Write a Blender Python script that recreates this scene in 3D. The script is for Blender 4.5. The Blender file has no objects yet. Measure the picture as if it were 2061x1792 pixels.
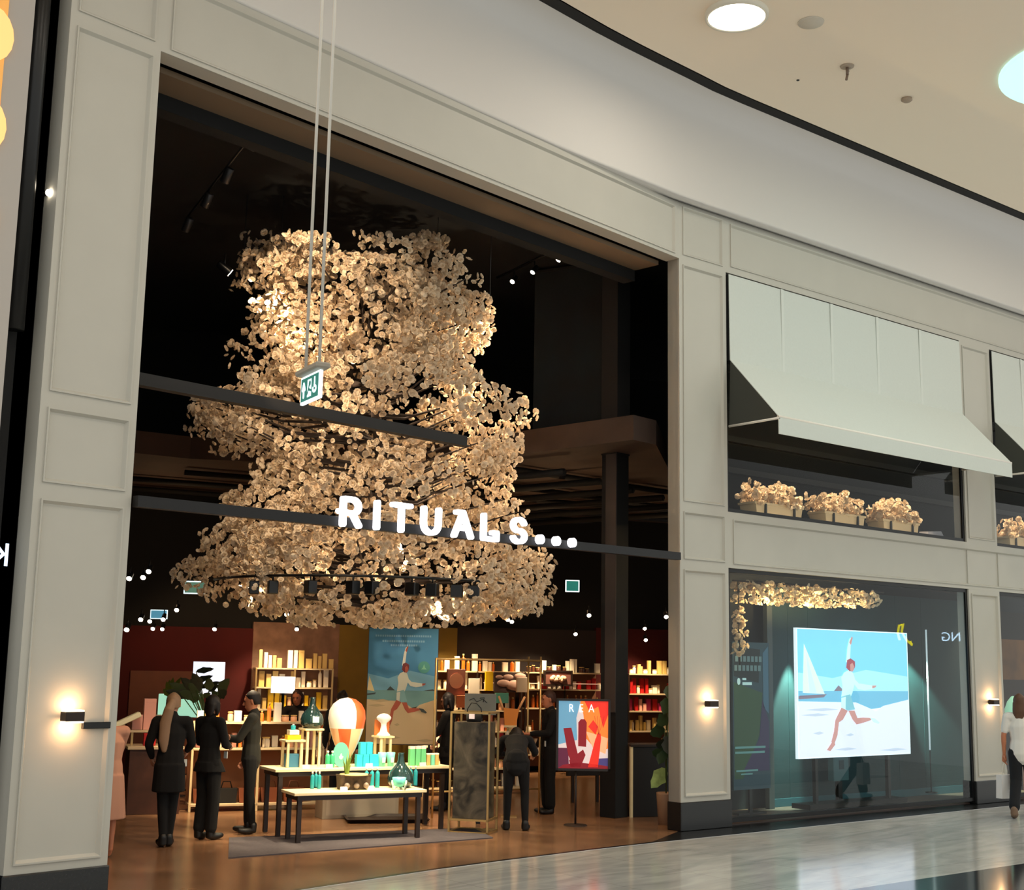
import bpy, math, random
import numpy as np
from mathutils import Matrix, Vector
from math import radians as R_, sin, cos, pi, atan2, hypot
random.seed(7); rng = np.random.default_rng(7)
SC = bpy.context.scene
COL = SC.collection

# ---------------------------------------------------------------- camera, world, exposure
F_PX = 2644.94
CAM = np.array([-14.3824, -10.30995, 2.09])
MW = np.array([[0.67981673, -0.73316417, 0.01787459],
               [-0.13288125, -0.09916976, 0.98615817],
               [-0.72124322, -0.67278202, -0.16484104]])
cd = bpy.data.cameras.new('camera'); cam = bpy.data.objects.new('camera', cd); COL.objects.link(cam)
cd.sensor_fit = 'HORIZONTAL'; cd.sensor_width = 36.0; cd.lens = 36.0 * F_PX / 2061.0
cd.clip_end = 200
m4 = Matrix.Identity(4)
for i in range(3):
    for j in range(3): m4[j][i] = MW[i][j]
m4.translation = Vector(CAM.tolist())
cam.matrix_world = m4
SC.camera = cam
SC.view_settings.view_transform = 'Standard'
try: SC.view_settings.look = 'None'
except Exception: pass
SC.view_settings.gamma = 1.0
SC.view_settings.use_curve_mapping = False
SC.view_settings.exposure = 0.12

def s2l(c):
    return tuple((x/12.92 if x <= .04045 else ((x+.055)/1.055)**2.4) for x in c)
def rgb(r, g, b): return s2l((r/255., g/255., b/255.))

W = bpy.data.worlds.new('mall_air'); SC.world = W; W.use_nodes = True
bg = W.node_tree.nodes['Background']
bg.inputs[0].default_value = (*rgb(226, 228, 224), 1); bg.inputs[1].default_value = 1.05

A2 = R_(-8.192)          # direction of the right hand facade
AI = R_(-26.0)           # direction of the shop furniture
MF = Matrix.Identity(4)
MR = Matrix.Rotation(A2, 4, 'Z')

def lamp(kind, name, loc, energy, color=(1, 1, 1), size=.1, target=None, angle=60, blend=.5):
    l = bpy.data.lights.new(name, kind); l.energy = energy; l.color = color
    if kind == 'AREA': l.shape = 'DISK'; l.size = size
    elif kind in ('POINT', 'SPOT'): l.shadow_soft_size = size
    if kind == 'SPOT': l.spot_size = R_(angle); l.spot_blend = blend
    o = bpy.data.objects.new(name, l); COL.objects.link(o); o.location = loc
    if target is not None:
        o.rotation_euler = (Vector(target)-Vector(loc)).to_track_quat('-Z', 'Y').to_euler()
    return o
WARM = rgb(255, 226, 188); NEUT = rgb(255, 244, 228)
# mall ceiling downlights (the discs themselves are modelled further down)
MALL_LAMPS = [(-1.88, -2.2), (-5.2, -4.2), (-9.0, -5.0), (-12.8, -5.4), (2.2, -7.6), (6.2, -4.6), (10.2, -6.2),
              (-2.6, -8.6), (-7.4, -10.2), (-12.0, -11.5), (5.0, -11.5), (-3.0, -14.5)]
for x, y in MALL_LAMPS:
    lamp('AREA', 'mall_downlight_glow', (x, y, 9.78), 42, NEUT, .62, (x, y, 0))
# large opal disc of the atrium
lamp('AREA', 'opal_disc_glow', (2.2, -4.8, 9.74), 80, rgb(225, 250, 245), 1.5, (2.2, -4.8, 0))

# ---------------------------------------------------------------- image ray helpers (used to find real positions)
def ray(u, v): return MW.T @ np.array([(u-1030.5)/F_PX, -(v-896)/F_PX, -1.0])
def at(u, v, D): return CAM + D*ray(u, v)
def flr(u, v, z=0.):
    d = ray(u, v); return CAM + d*((z-CAM[2])/d[2])
def ony(u, v, y=0.):
    d = ray(u, v); return CAM + d*((y-CAM[1])/d[1])
def onr(u, v, off=0.):
    n = np.array([-sin(A2), cos(A2), 0]); d = ray(u, v); P = CAM + d*((off-n@CAM)/(n@d))
    return (P[0]*cos(A2)+P[1]*sin(A2), P[2])

# ---------------------------------------------------------------- materials
MATS = {}
def mat(name, col, rough=.6, metal=0., emis=0., ecol=None, noise=0., nscale=4., coat=0., bump=0., sheen=0., stretch=None, col2=None):
    if name in MATS: return MATS[name]
    m = bpy.data.materials.new(name); m.use_nodes = True
    nt = m.node_tree; b = nt.nodes['Principled BSDF']
    c = (*col, 1)
    b.inputs['Base Color'].default_value = c; b.inputs['Roughness'].default_value = rough
    b.inputs['Metallic'].default_value = metal
    if coat: b.inputs['Coat Weight'].default_value = coat
    if emis:
        b.inputs['Emission Color'].default_value = (*(ecol or col), 1); b.inputs['Emission Strength'].default_value = emis
    if noise or bump or col2:
        tc = nt.nodes.new('ShaderNodeTexCoord'); n = nt.nodes.new('ShaderNodeTexNoise')
        mp = nt.nodes.new('ShaderNodeMapping'); nt.links.new(tc.outputs['Object'], mp.inputs[0]); nt.links.new(mp.outputs[0], n.inputs['Vector'])
        if stretch: mp.inputs['Scale'].default_value = stretch
        n.inputs['Scale'].default_value = nscale; n.inputs['Detail'].default_value = 6
        if noise or col2:
            cr = nt.nodes.new('ShaderNodeValToRGB')
            cr.color_ramp.elements[0].position = .3; cr.color_ramp.elements[1].position = .7
            d = col2 if col2 else tuple(x*(1-noise) for x in col)
            cr.color_ramp.elements[0].color = (*d, 1)
            cr.color_ramp.elements[1].color = (*(col if col2 else tuple(min(1, x*(1+noise*.4)) for x in col)), 1)
            nt.links.new(n.outputs['Fac'], cr.inputs[0]); nt.links.new(cr.outputs[0], b.inputs['Base Color'])
        if bump:
            bp = nt.nodes.new('ShaderNodeBump'); bp.inputs['Strength'].default_value = bump; bp.inputs['Distance'].default_value = .01
            nt.links.new(n.outputs['Fac'], bp.inputs['Height']); nt.links.new(bp.outputs[0], b.inputs['Normal'])
    MATS[name] = m
    return m
def glass(name, tint=(.9, .95, .95), refl=.05):
    if name in MATS: return MATS[name]
    m = bpy.data.materials.new(name); m.use_nodes = True; nt = m.node_tree
    for n in list(nt.nodes): nt.nodes.remove(n)
    o = nt.nodes.new('ShaderNodeOutputMaterial'); mx = nt.nodes.new('ShaderNodeMixShader')
    t = nt.nodes.new('ShaderNodeBsdfTransparent'); t.inputs[0].default_value = (*tint, 1)
    g = nt.nodes.new('ShaderNodeBsdfGlossy'); g.inputs['Roughness'].default_value = .02
    lw = nt.nodes.new('ShaderNodeLayerWeight'); lw.inputs[0].default_value = .5
    pw = nt.nodes.new('ShaderNodeMath'); pw.operation = 'POWER'; pw.inputs[1].default_value = 4.
    fr = nt.nodes.new('ShaderNodeMath'); fr.operation = 'MULTIPLY_ADD'; fr.inputs[1].default_value = 1-refl; fr.inputs[2].default_value = refl
    nt.links.new(lw.outputs['Facing'], pw.inputs[0]); nt.links.new(pw.outputs[0], fr.inputs[0])
    nt.links.new(fr.outputs[0], mx.inputs[0]); nt.links.new(t.outputs[0], mx.inputs[1]); nt.links.new(g.outputs[0], mx.inputs[2])
    nt.links.new(mx.outputs[0], o.inputs[0]); MATS[name] = m
    return m

wallm = mat('warm_white_paint', rgb(186, 183, 173), .55, noise=.03, nscale=2)
covem = mat('cove_plaster', rgb(212, 208, 203), .8)
ceilm = mat('ceiling_plaster', rgb(246, 232, 213), .9)
basem = mat('black_granite', rgb(30, 31, 32), .25, noise=.5, nscale=60)
blackm = mat('matt_black', rgb(6, 6, 7), .8)
blackg = mat('satin_black_metal', rgb(14, 14, 15), .35, metal=.2)
steelm = mat('dark_steel', rgb(60, 60, 62), .4, metal=.6)
beamm = mat('beam_dark_steel', rgb(22, 21, 23), .5, metal=.3)
brassm = mat('brushed_brass', rgb(214, 180, 120), .35, metal=.85)
whitem = mat('white_lacquer', rgb(235, 230, 220), .4)
creamm = mat('cream_wood', rgb(225, 205, 160), .5, noise=.1, nscale=8)
darkwood = mat('dark_walnut', rgb(38, 24, 18), .45, noise=.3, nscale=6)

# ---------------------------------------------------------------- mesh builder
class MB:
    def __init__(s): s.v = []; s.f = []; s.mi = []; s.M = Matrix.Identity(4); s.smooth = []
    def add(s, vs, fs, mi=0, sm=False):
        o = len(s.v)
        for p in vs:
            q = s.M @ Vector(p); s.v.append((q.x, q.y, q.z))
        for f in fs: s.f.append([o+i for i in f]); s.mi.append(mi); s.smooth.append(sm)
        return s
    def box(s, x0, x1, y0, y1, z0, z1, mi=0, bev=0.):
        if bev <= 0:
            return s.add([(x0,y0,z0),(x1,y0,z0),(x1,y1,z0),(x0,y1,z0),(x0,y0,z1),(x1,y0,z1),(x1,y1,z1),(x0,y1,z1)],
                         [(0,3,2,1),(4,5,6,7),(0,1,5,4),(1,2,6,5),(2,3,7,6),(3,0,4,7)], mi)
        b = min(bev, abs(x1-x0)/2.01, abs(y1-y0)/2.01, abs(z1-z0)/2.01)
        rings = []
        for z, k in ((z0, b), (z0+b, 0), (z1-b, 0), (z1, b)):
            rings.append([(x0+k+ (b if k == 0 else 0), y0+k, z), (x1-k-(b if k == 0 else 0), y0+k, z), (x1-k, y0+k+(b if k == 0 else 0), z), (x1-k, y1-k-(b if k == 0 else 0), z),
                          (x1-k-(b if k == 0 else 0), y1-k, z), (x0+k+(b if k == 0 else 0), y1-k, z), (x0+k, y1-k-(b if k == 0 else 0), z), (x0+k, y0+k+(b if k == 0 else 0), z)])
        return s.loft(rings, mi, True, True, False)
    def loft(s, rings, mi=0, cap0=True, cap1=True, sm=True, closed=True):
        n = len(rings[0]); vs = [p for r in rings for p in r]; fs = []
        for i in range(len(rings)-1):
            for j in range(n if closed else n-1):
                k = (j+1) % n
                fs.append((i*n+j, i*n+k, (i+1)*n+k, (i+1)*n+j))
        if cap0: fs.append(tuple(range(n-1, -1, -1)))
        if cap1: fs.append(tuple((len(rings)-1)*n+j for j in range(n)))
        return s.add(vs, fs, mi, sm)
    def lathe(s, prof, n=16, mi=0, c=(0, 0), cap=True, sm=True):
        return s.loft([[(c[0]+r*cos(2*pi*j/n), c[1]+r*sin(2*pi*j/n), z) for j in range(n)] for r, z in prof], mi, cap, cap, sm)
    def tube(s, pts, r, n=8, mi=0, sm=True, caps=True):
        P = [Vector(p) for p in pts]; rr = r if isinstance(r, (list, tuple)) else [r]*len(P); rings = []
        up = None
        for i, p in enumerate(P):
            t = (P[min(i+1, len(P)-1)]-P[max(i-1, 0)]).normalized()
            if up is None: up = Vector((0, 0, 1)) if abs(t.z) < .9 else Vector((1, 0, 0))
            a = t.cross(up)
            if a.length < 1e-4: a = t.orthogonal()
            a.normalize(); b = a.cross(t).normalized(); up = b
            rings.append([tuple(p + a*(rr[i]*cos(2*pi*j/n)) + b*(rr[i]*sin(2*pi*j/n))) for j in range(n)])
        return s.loft(rings, mi, caps, caps, sm)
    def sphere(s, c, r, n=12, m=8, mi=0, sc=(1, 1, 1)):
        prof = [[(c[0]+sc[0]*r*sin(pi*(i+.001)/m*(1-.0002))*cos(2*pi*j/n), c[1]+sc[1]*r*sin(pi*(i+.001)/m*(1-.0002))*sin(2*pi*j/n), c[2]-sc[2]*r*cos(pi*i/m)) for j in range(n)] for i in range(m+1)]
        return s.loft(prof, mi)
    def poly(s, pts, y, mi=0, th=.0):      # polygon in local xz plane facing -y
        if th <= 0: return s.add([(x, y, z) for x, z in pts], [tuple(range(len(pts)))], mi)
        n = len(pts); vs = [(x, y, z) for x, z in pts]+[(x, y+th, z) for x, z in pts]
        fs = [tuple(range(n)), tuple(range(2*n-1, n-1, -1))]+[(i, i+n, (i+1) % n+n, (i+1) % n) for i in range(n)]
        return s.add(vs, fs, mi)
    def stroke(s, pts, w, y0, y1, mi=0, n=10):  # thick rounded line in xz plane, extruded y0..y1
        for (x0, z0), (x1, z1) in zip(pts[:-1], pts[1:]):
            L = hypot(x1-x0, z1-z0) or 1e-6; nx, nz = -(z1-z0)/L*w/2, (x1-x0)/L*w/2
            s.poly([(x0+nx, z0+nz), (x0-nx, z0-nz), (x1-nx, z1-nz), (x1+nx, z1+nz)], y0, mi, y1-y0)
        for x, z in pts:
            s.poly([(x+w/2*cos(2*pi*k/n), z+w/2*sin(2*pi*k/n)) for k in range(n)], y0-.0003, mi, y1-y0+.0006)
        return s
    def build(s, name, mats, parent=None, M=None, auto=True):
        me = bpy.data.meshes.new(name); me.from_pydata(s.v, [], s.f)
        for m in (mats if isinstance(mats, (list, tuple)) else [mats]): me.materials.append(m)
        me.polygons.foreach_set('material_index', s.mi); me.polygons.foreach_set('use_smooth', s.smooth); me.update()
        o = bpy.data.objects.new(name, me); COL.objects.link(o)
        if M is not None: o.matrix_world = M
        if parent is not None: o.parent = parent
        return o
def box(x0, x1, y0, y1, z0, z1, bev=0.): return MB().box(x0, x1, y0, y1, z0, z1, 0, bev)

def tag(o, label=None, cat=None, group=None, kind=None):
    if label: o['label'] = label
    if cat: o['category'] = cat
    if group: o['group'] = group
    if kind: o['kind'] = kind
    return o
def thing(name, label, cat, loc=(0, 0, 0), rz=0., group=None):
    o = bpy.data.objects.new(name, None); COL.objects.link(o); o.empty_display_size = .1
    o.location = tuple(float(x) for x in loc); o.rotation_euler = (0, 0, rz)
    return tag(o, label, cat, group)
def struct(name, mb, m, M=None):
    o = mb.build(name, m, None, M); o['kind'] = 'structure'; return o
def copy_tree(o, loc=None, rz=None, label=None, scale=None):
    def cp(a, par):
        c = a.copy(); COL.objects.link(c); c.parent = par
        for ch in list(a.children): cp(ch, c)
        return c
    c = cp(o, None)
    if loc is not None: c.location = tuple(float(x) for x in loc)
    if rz is not None: c.rotation_euler = (0, 0, rz)
    if label: c['label'] = label
    if scale: c.scale = (scale, scale, scale) if not isinstance(scale, tuple) else scale
    return c
def text(name, s, size, m, parent=None, M=None, ext=.01, font=None, mirror=False, sx=1.):
    cu = bpy.data.curves.new(name, 'FONT'); cu.body = s; cu.size = size; cu.extrude = ext; cu.align_x = 'CENTER'; cu.align_y = 'CENTER'
    t = bpy.data.objects.new('tmp', cu); COL.objects.link(t)
    bpy.context.view_layer.update()
    me = bpy.data.meshes.new_from_object(t.evaluated_get(bpy.context.evaluated_depsgraph_get()))
    bpy.data.objects.remove(t)
    rot = Matrix.Rotation(pi/2, 4, 'X') @ Matrix.Diagonal((-sx if mirror else sx, 1, 1, 1))
    me.transform(rot); me.materials.clear(); me.materials.append(m)
    o = bpy.data.objects.new(name, me); COL.objects.link(o)
    if parent is not None: o.parent = parent
    if M is not None: o.matrix_local = M
    return o

# =================================================================== STRUCTURE
Z0, ZW, ZS, ZT, ZC = .363, 3.46, 4.24, 7.69, 8.53
def panel(mb, x0, x1, z0, z1, y=0., m=.07, ml=None, mr=None, mb_=None, mt=None):
    L = m if ml is None else ml; Rr = m if mr is None else mr; B = m if mb_ is None else mb_; T = m if mt is None else mt
    rings = []
    for k, dy in ((0, 0), (1, 0), (1, -.014), (1.001, -.016), ('a', -.016), ('b', .016), ('c', .02), ('d', .02)):
        if k == 0: a = (0, 0, 0, 0)
        elif k in (1, 1.001): a = (L, Rr, B, T)
        else:
            e = {'a': .014, 'b': .034, 'c': .038, 'd': .055}[k]; a = (L+e, Rr+e, B+e, T+e)
        rings.append([(x0+a[0], y+dy, z0+a[2]), (x1-a[1], y+dy, z0+a[2]), (x1-a[1], y+dy, z1-a[3]), (x0+a[0], y+dy, z1-a[3])])
    mb.loft(rings, 0, False, True, False)
def slab(mb, x0, x1, z0, z1, y0=0.03, y1=.22): mb.box(x0, x1, y0, y1, z0, z1)

w = MB()                                           # left pier
for a, b in ((Z0, ZW), (ZW, ZS), (ZS, ZT), (ZT, ZC)): panel(w, -9.155, -8.24, a, b)
slab(w, -9.15, -8.245, Z0, ZC, .021, .22)
for xx in (-9.155, -8.24): w.add([(xx, 0, Z0), (xx, 0, ZC), (xx, .22, ZC), (xx, .22, Z0)], [(0, 1, 2, 3)])
struct('wall_left', w, wallm)
w = MB(); panel(w, -8.24, 0, ZT, ZC, mb_=.05, m=.1)
slab(w, -8.24, 0, ZT+.001, ZC, .021, .22); w.box(-8.24, 0, 0, .22, ZT-.0, ZT+.002)
struct('wall_header', w, wallm)
w = MB()
for a, b in ((Z0, ZW), (ZW, ZS), (ZS, ZT), (ZT, ZC)): panel(w, 0, .955, a, b)
slab(w, .0, .95, Z0, ZC, .021, .22)
for xx in (0, .955): w.add([(xx, 0, Z0), (xx, 0, ZC), (xx, .22, ZC), (xx, .22, Z0)], [(0, 1, 2, 3)])
w.box(0, .955, 0.002, .2, Z0, Z0+.002)
struct('wall_middle', w, wallm, MR)
w = MB()
for a, b in ((Z0, ZW), (ZS, ZT)): panel(w, 6.84, 7.77, a, b)
slab(w, 6.845, 7.765, Z0, ZT, .021, .22)
for xx in (6.84, 7.77): w.add([(xx, 0, Z0), (xx, 0, ZT), (xx, .22, ZT), (xx, .22, Z0)], [(0, 1, 2, 3)])
struct('wall_right', w, wallm, MR)
w = MB(); panel(w, .955, 13.6, ZW, ZS, m=.1, mb_=.06); slab(w, .955, 13.6, ZW+.001, ZS-.001, .021, .22)
w.box(.955, 13.6, 0, .22, ZS-.002, ZS); w.box(.955, 13.6, 0, .22, ZW, ZW+.002)
struct('wall_spandrel', w, wallm, MR)
w = MB(); panel(w, .955, 13.6, ZT, ZC, m=.1); slab(w, .955, 13.6, ZT+.001, ZC, .021, .22); w.box(.955, 13.6, 0, .22, ZT, ZT+.002)
struct('wall_upper', w, wallm, MR)
struct('wall_far', MB().box(12.6, 13.6, .02, .22, .05, ZT), wallm, MR)
# dark stone plinths
struct('baseboard_left', box(-9.17, -8.225, -.02, .22, 0, Z0, .01), basem)
struct('baseboard_middle', box(-.012, .97, -.02, .24, 0, Z0, .01), basem, MR)
struct('baseboard_right', box(6.825, 7.785, -.02, .24, 0, Z0, .01), basem, MR)

# cove: curved bulkhead over the facade
def plan(t):  # bottom line of the cove, along the facade
    if t < 0: return Vector((t, 0, 0))
    return Vector((t*cos(A2), t*sin(A2), 0))
ts = [-14, -11, -8, -6, -5, -4, -3.2, -2.6, -2, -1.4, -.8, -.2, .4, 1, 2, 3.5, 5, 7, 9, 11, 13.6]
def smooth(a): a = max(0, min(1, a)); return a*a*(3-2*a)
nrm = []
def cove_pt(t, off, z):
    ang = A2*smooth((t+2.5)/5.0)
    n = Vector((sin(ang), -cos(ang), 0))            # towards the mall
    base = Vector((t, -max(0, .07*(t+2.6))*0, 0)) if t < 0 else plan(t)
    ext = .02 + .16*smooth((t+2.9)/3.4)
    p = base + n*(ext+off); return (p.x, p.y, z)
prof = [(0, ZC-.02), (0, ZC+.02), (0, ZC+.3), (-.01, ZC+.7), (-.02, ZC+1.1), (-.03, ZC+1.5), (-.04, ZC+2.1), (.75, ZC+2.1)]
w = MB()
rings = [[(*cove_pt(t, -.16, ZC-.02),)] + [cove_pt(t, o, z) for o, z in prof] for t in ts]
w.loft(rings, 0, False, False, True, closed=False)
struct('ceiling_cove', w, covem)
# black strip painted as the shadow behind the cove lip
w = MB(); w.loft([[cove_pt(t, -.19, ZC-.012), cove_pt(t, -.135, ZC-.035)] for t in ts if t > -2.4], 0, False, False, False, closed=False)
struct('cove_shadow_strip', w, blackm)
w = MB(); ct = ZC+1.33
w.loft([[cove_pt(t, .6, ct-.005), cove_pt(t, .585, ct-.01), cove_pt(t, .585, ct+.2), cove_pt(t, .80, ct+.2), cove_pt(t, .80, ct-.02), cove_pt(t, .61, ct-.02)] for t in ts], 0, True, True, False)
struct('trim_2', w, blackm)
ZCEIL = 9.84
w = MB(); w.loft([[cove_pt(t, .78, ZCEIL), (cove_pt(t, .78, 0)[0]*1.0-2, -17.5, ZCEIL)] for t in ts], 0, False, False, False, closed=False)
w.loft([[cove_pt(t, .78, ZCEIL+.1), (cove_pt(t, .78, 0)[0]*1.0-2, -17.5, ZCEIL+.1)] for t in ts], 0, False, False, False, closed=False)
struct('ceiling', w, ceilm)

# floors -----------------------------------------------------------
def marble():
    m = bpy.data.materials.new('polished_pale_marble'); m.use_nodes = True; nt = m.node_tree; b = nt.nodes['Principled BSDF']
    tc = nt.nodes.new('ShaderNodeTexCoord'); mp = nt.nodes.new('ShaderNodeMapping'); mp.inputs['Rotation'].default_value = (0, 0, .5); mp.inputs['Scale'].default_value = (.5, 2.2, 1)
    n = nt.nodes.new('ShaderNodeTexNoise'); n.inputs['Scale'].default_value = 1.6; n.inputs['Detail'].default_value = 8; n.inputs['Distortion'].default_value = 1.2
    cr = nt.nodes.new('ShaderNodeValToRGB'); cr.color_ramp.elements[0].position = .3; cr.color_ramp.elements[0].color = (*rgb(176, 178, 175), 1)
    cr.color_ramp.elements[1].position = .68; cr.color_ramp.elements[1].color = (*rgb(216, 216, 211), 1)
    br = nt.nodes.new('ShaderNodeTexBrick'); br.offset = .0; br.inputs['Scale'].default_value = 1.; br.inputs['Brick Width'].default_value = 1.2; br.inputs['Row Height'].default_value = 1.2
    br.inputs['Mortar Size'].default_value = .004; br.inputs['Color1'].default_value = (1, 1, 1, 1); br.inputs['Color2'].default_value = (.93, .93, .93, 1); br.inputs['Mortar'].default_value = (.55, .55, .55, 1)
    mp2 = nt.nodes.new('ShaderNodeMapping'); mp2.inputs['Rotation'].default_value = (0, 0, R_(8.2))
    mul = nt.nodes.new('ShaderNodeMixRGB'); mul.blend_type = 'MULTIPLY'; mul.inputs[0].default_value = 1
    L = nt.links.new
    L(tc.outputs['Object'], mp.inputs[0]); L(mp.outputs[0], n.inputs['Vector']); L(n.outputs['Fac'], cr.inputs[0])
    L(tc.outputs['Object'], mp2.inputs[0]); L(mp2.outputs[0], br.inputs['Vector'])
    L(cr.outputs[0], mul.inputs[1]); L(br.outputs['Color'], mul.inputs[2]); L(mul.outputs[0], b.inputs['Base Color'])
    b.inputs['Roughness'].default_value = .13; b.inputs['Specular IOR Level'].default_value = .8
    return m
marblem = marble()
edge = [(-14.5, -.5), (-8.3, -.45), (-6.36, -.3), (-4.6, -.24), (-3.5, -.27), (-2.2, -.34), (-1.1, -.44), (.71, -.66), (4.86, -1.16), (6.9, -1.42), (13.5, -2.35)]
w = MB()
w.add([(x, y, 0) for x, y in edge]+[(13.5, -18, 0), (-20, -18, 0), (-20, -.5, 0)], [tuple(range(len(edge)+3))[::-1]])
w.add([(x, y, -.1) for x, y in edge]+[(13.5, -18, -.1), (-20, -18, -.1), (-20, -.5, -.1)], [tuple(range(len(edge)+3))])
struct('floor', w, marblem)
a = flr(1708, 1792); b = flr(2061, 1739); d = (b-a)/np.linalg.norm(b-a); a2 = a-d*8; b2 = b+d*9; q = np.array([d[1], -d[0], 0])*1.6
struct('floor_dark_band', MB().add([tuple(a2+[0, 0, .002]), tuple(b2+[0, 0, .002]), tuple(b2+q+[0, 0, .002]), tuple(a2+q+[0, 0, .002])], [(0, 3, 2, 1)]), mat('polished_dark_stone', rgb(28, 32, 40), .1))
# black border strip, and the brown floor of the shop
inn = [(x, y+.07) for x, y in edge[:7]]+[(.1, .1), (.71, 1.0), (13.3, -.4)]
w = MB(); out = edge[:7]+edge[7:]
w.add([(x, y, .0015) for x, y in out]+[(13.5, .4, .0015), (.5, .4, .0015), (-.05, .02, .0015)]+[(x, y+.075, .0015) for x, y in edge[:7]][::-1], [tuple(range(len(out)+3+7))])
struct('floor_border_strip', w, basem)
shopfl = mat('glossy_brown_concrete', rgb(140, 104, 76), .24, noise=.4, nscale=1.3, bump=.02)
w = MB(); fr = [(x, y+.06) for x, y in edge[:7]]
w.add([(x, y, .0008) for x, y in fr]+[(0.2, -.1, .0008), (13.5, -1.5, .0008), (24, 8, .0008), (24, 26, .0008), (-14, 26, .0008), (-14, -.4, .0008)], [tuple(range(len(fr)+6))])
struct('floor_shop', w, shopfl)

# shop box: black hall with double height front and lower ceiling at the back
hall = mat('black_hall_paint', rgb(4, 4, 4), .9)
tanm = mat('tan_plaster', rgb(120, 100, 78), .8)
struct('ceiling_hall', box(-9.15, 14, .22, 14, 8.3, 8.5), hall)
struct('wall_hall_left', box(-9.3, -9.12, .22, 20, 0, 8.5), hall)
w = MB(); w.box(-9.12, -.03, .75, .95, 7.5, 8.3); struct('wall_hall_bulkhead', w, hall)
struct('trim_3', box(-8.24, -.02, .34, .75, 7.66, 7.72), tanm)
struct('trim_4', box(-8.24, -.02, .22, .34, 7.76, 7.82), blackm)
MI = lambda d, t=0.: None
def ipt(t, d, z=0):   # shop frame: t along furniture direction, d depth into the shop
    return (t*cos(AI)-d*sin(AI), t*sin(AI)+d*cos(AI), z)
MI0 = Matrix.Rotation(AI, 4, 'Z')
# back wall made of coloured panels; plane d = DB
DB = 9.6
def onI(u, v, d):     # intersection with vertical plane at depth d in the shop frame -> (t, z)
    n = np.array([-sin(AI), cos(AI), 0]); r = ray(u, v); P = CAM + r*((d-n@CAM)/(n@r))
    return float(P[0]*cos(AI)+P[1]*sin(AI)), float(P[2])
struct('wall_back', box(-20, 22, DB+.1, DB+.3, 0, 8.5), hall, MI0)
redm = mat('oxblood_paint', rgb(66, 2, 1), .95, noise=.15, nscale=2)
brownm = mat('brown_stone_plaster', rgb(128, 96, 78), .75, noise=.45, nscale=3.2)
olivem = mat('olive_paint', rgb(118, 92, 10), .7, noise=.1)
def bpan(name, u0, u1, vt, m, vb=1500, d=DB, th=.1):
    t0, z1 = onI(u0, vt, d); t1, _ = onI(u1, vt, d)
    return struct(name, box(t0, t1, d, d+th, 0.02, z1), m, MI0)
bpan('wall_back_red', 225, 511, 1258, redm)
bpan('wall_back_brown', 511, 684, 1252, brownm)
bpan('wall_back_olive', 684, 921, 1258, olivem)
bpan('wall_back_dark', 921, 1200, 1262, mat('dark_wine_paint', rgb(22, 8, 8), .8))
bpan('wall_back_red_right', 1200, 1420, 1264, redm)
t0, z1 = onI(263, 1350, DB-.03); t1, _ = onI(388, 1350, DB-.03)
struct('wall_back_niche', box(t0, t1, DB-.04, DB-.005, .02, z1), mat('brown_wood_panel', rgb(92, 44, 12), .6, noise=.2), MI0)
# mezzanine slab at the back
a = at(350, 930, 20.8); b = at(1220, 885, 18.3)
zM = 5.17
dd = (b-a); dd[2] = 0; dd /= np.linalg.norm(dd); nn = np.array([-dd[1], dd[0], 0]); nn = nn if nn[1] > 0 else -nn
tt_ = (b[1]-.62)/(-dd[1]); e0 = b+dd*tt_
OUT = [(-.22, .62), (.3, .62), (2.2, 1.8), (13.3, .3), (13.3, 16), (-9.1, 16), (-9.1, 8.6), (-2.98, 7.2), (-1.2, 5.9), (-.22, 4.2)]
w = MB(); no = len(OUT); w.add([(x, y, zM) for x, y in OUT]+[(x, y, zM+.35) for x, y in OUT], [tuple(range(no-1, -1, -1)), tuple(range(no, 2*no))]+[(i, (i+1) % no, (i+1) % no+no, i+no) for i in range(no)])
struct('ceiling_mezzanine', w, mat('brown_soffit_board', rgb(58, 42, 34), .85, noise=.3, nscale=1.5))
w = MB()
for k in range(6):
    p = np.array([-.1+1.1*k, 2.4+.2*k, 0]); w.tube([(p[0]-.4*k*.2, p[1]+9, zM-.22), (p[0]+.5, p[1], zM-.22)], .06, 6)
for k in range(7):
    y = 2.9+1.5*k; w.tube([(.0 if y < 5.2 else -1.0-y*.25, y+.6 if y < 5.2 else y+2.2, zM-.08), (9, y-2.2 if y > 4.6 else y-.2, zM-.08)], .05, 6)
struct('ceiling_service_rails', w, blackm)
# high level dark mural behind the mezzanine edge
c0 = at(1075, 700, 20.6); c1 = at(1221, 700, 20.0); th = atan2(c1[1]-c0[1], c1[0]-c0[0]); Lm = hypot(*(c1-c0)[:2])
mural = mat('dark_teal_mural', rgb(1, 2, 3), .9, col2=rgb(12, 26, 30), nscale=1.1)
mu = thing('mural_panel', 'very dark teal patterned panel high on the wall to the right of the blossom tree', 'wall panel', (c0[0], c0[1], 5.2), th)
MB().box(0, Lm, 0, .06, .0, 3.0).build('panel', mural, mu)
MB().box(-.02, Lm+.02, -.02, 0, 3.0, 3.04).build('top_rail', blackm, mu)

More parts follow.
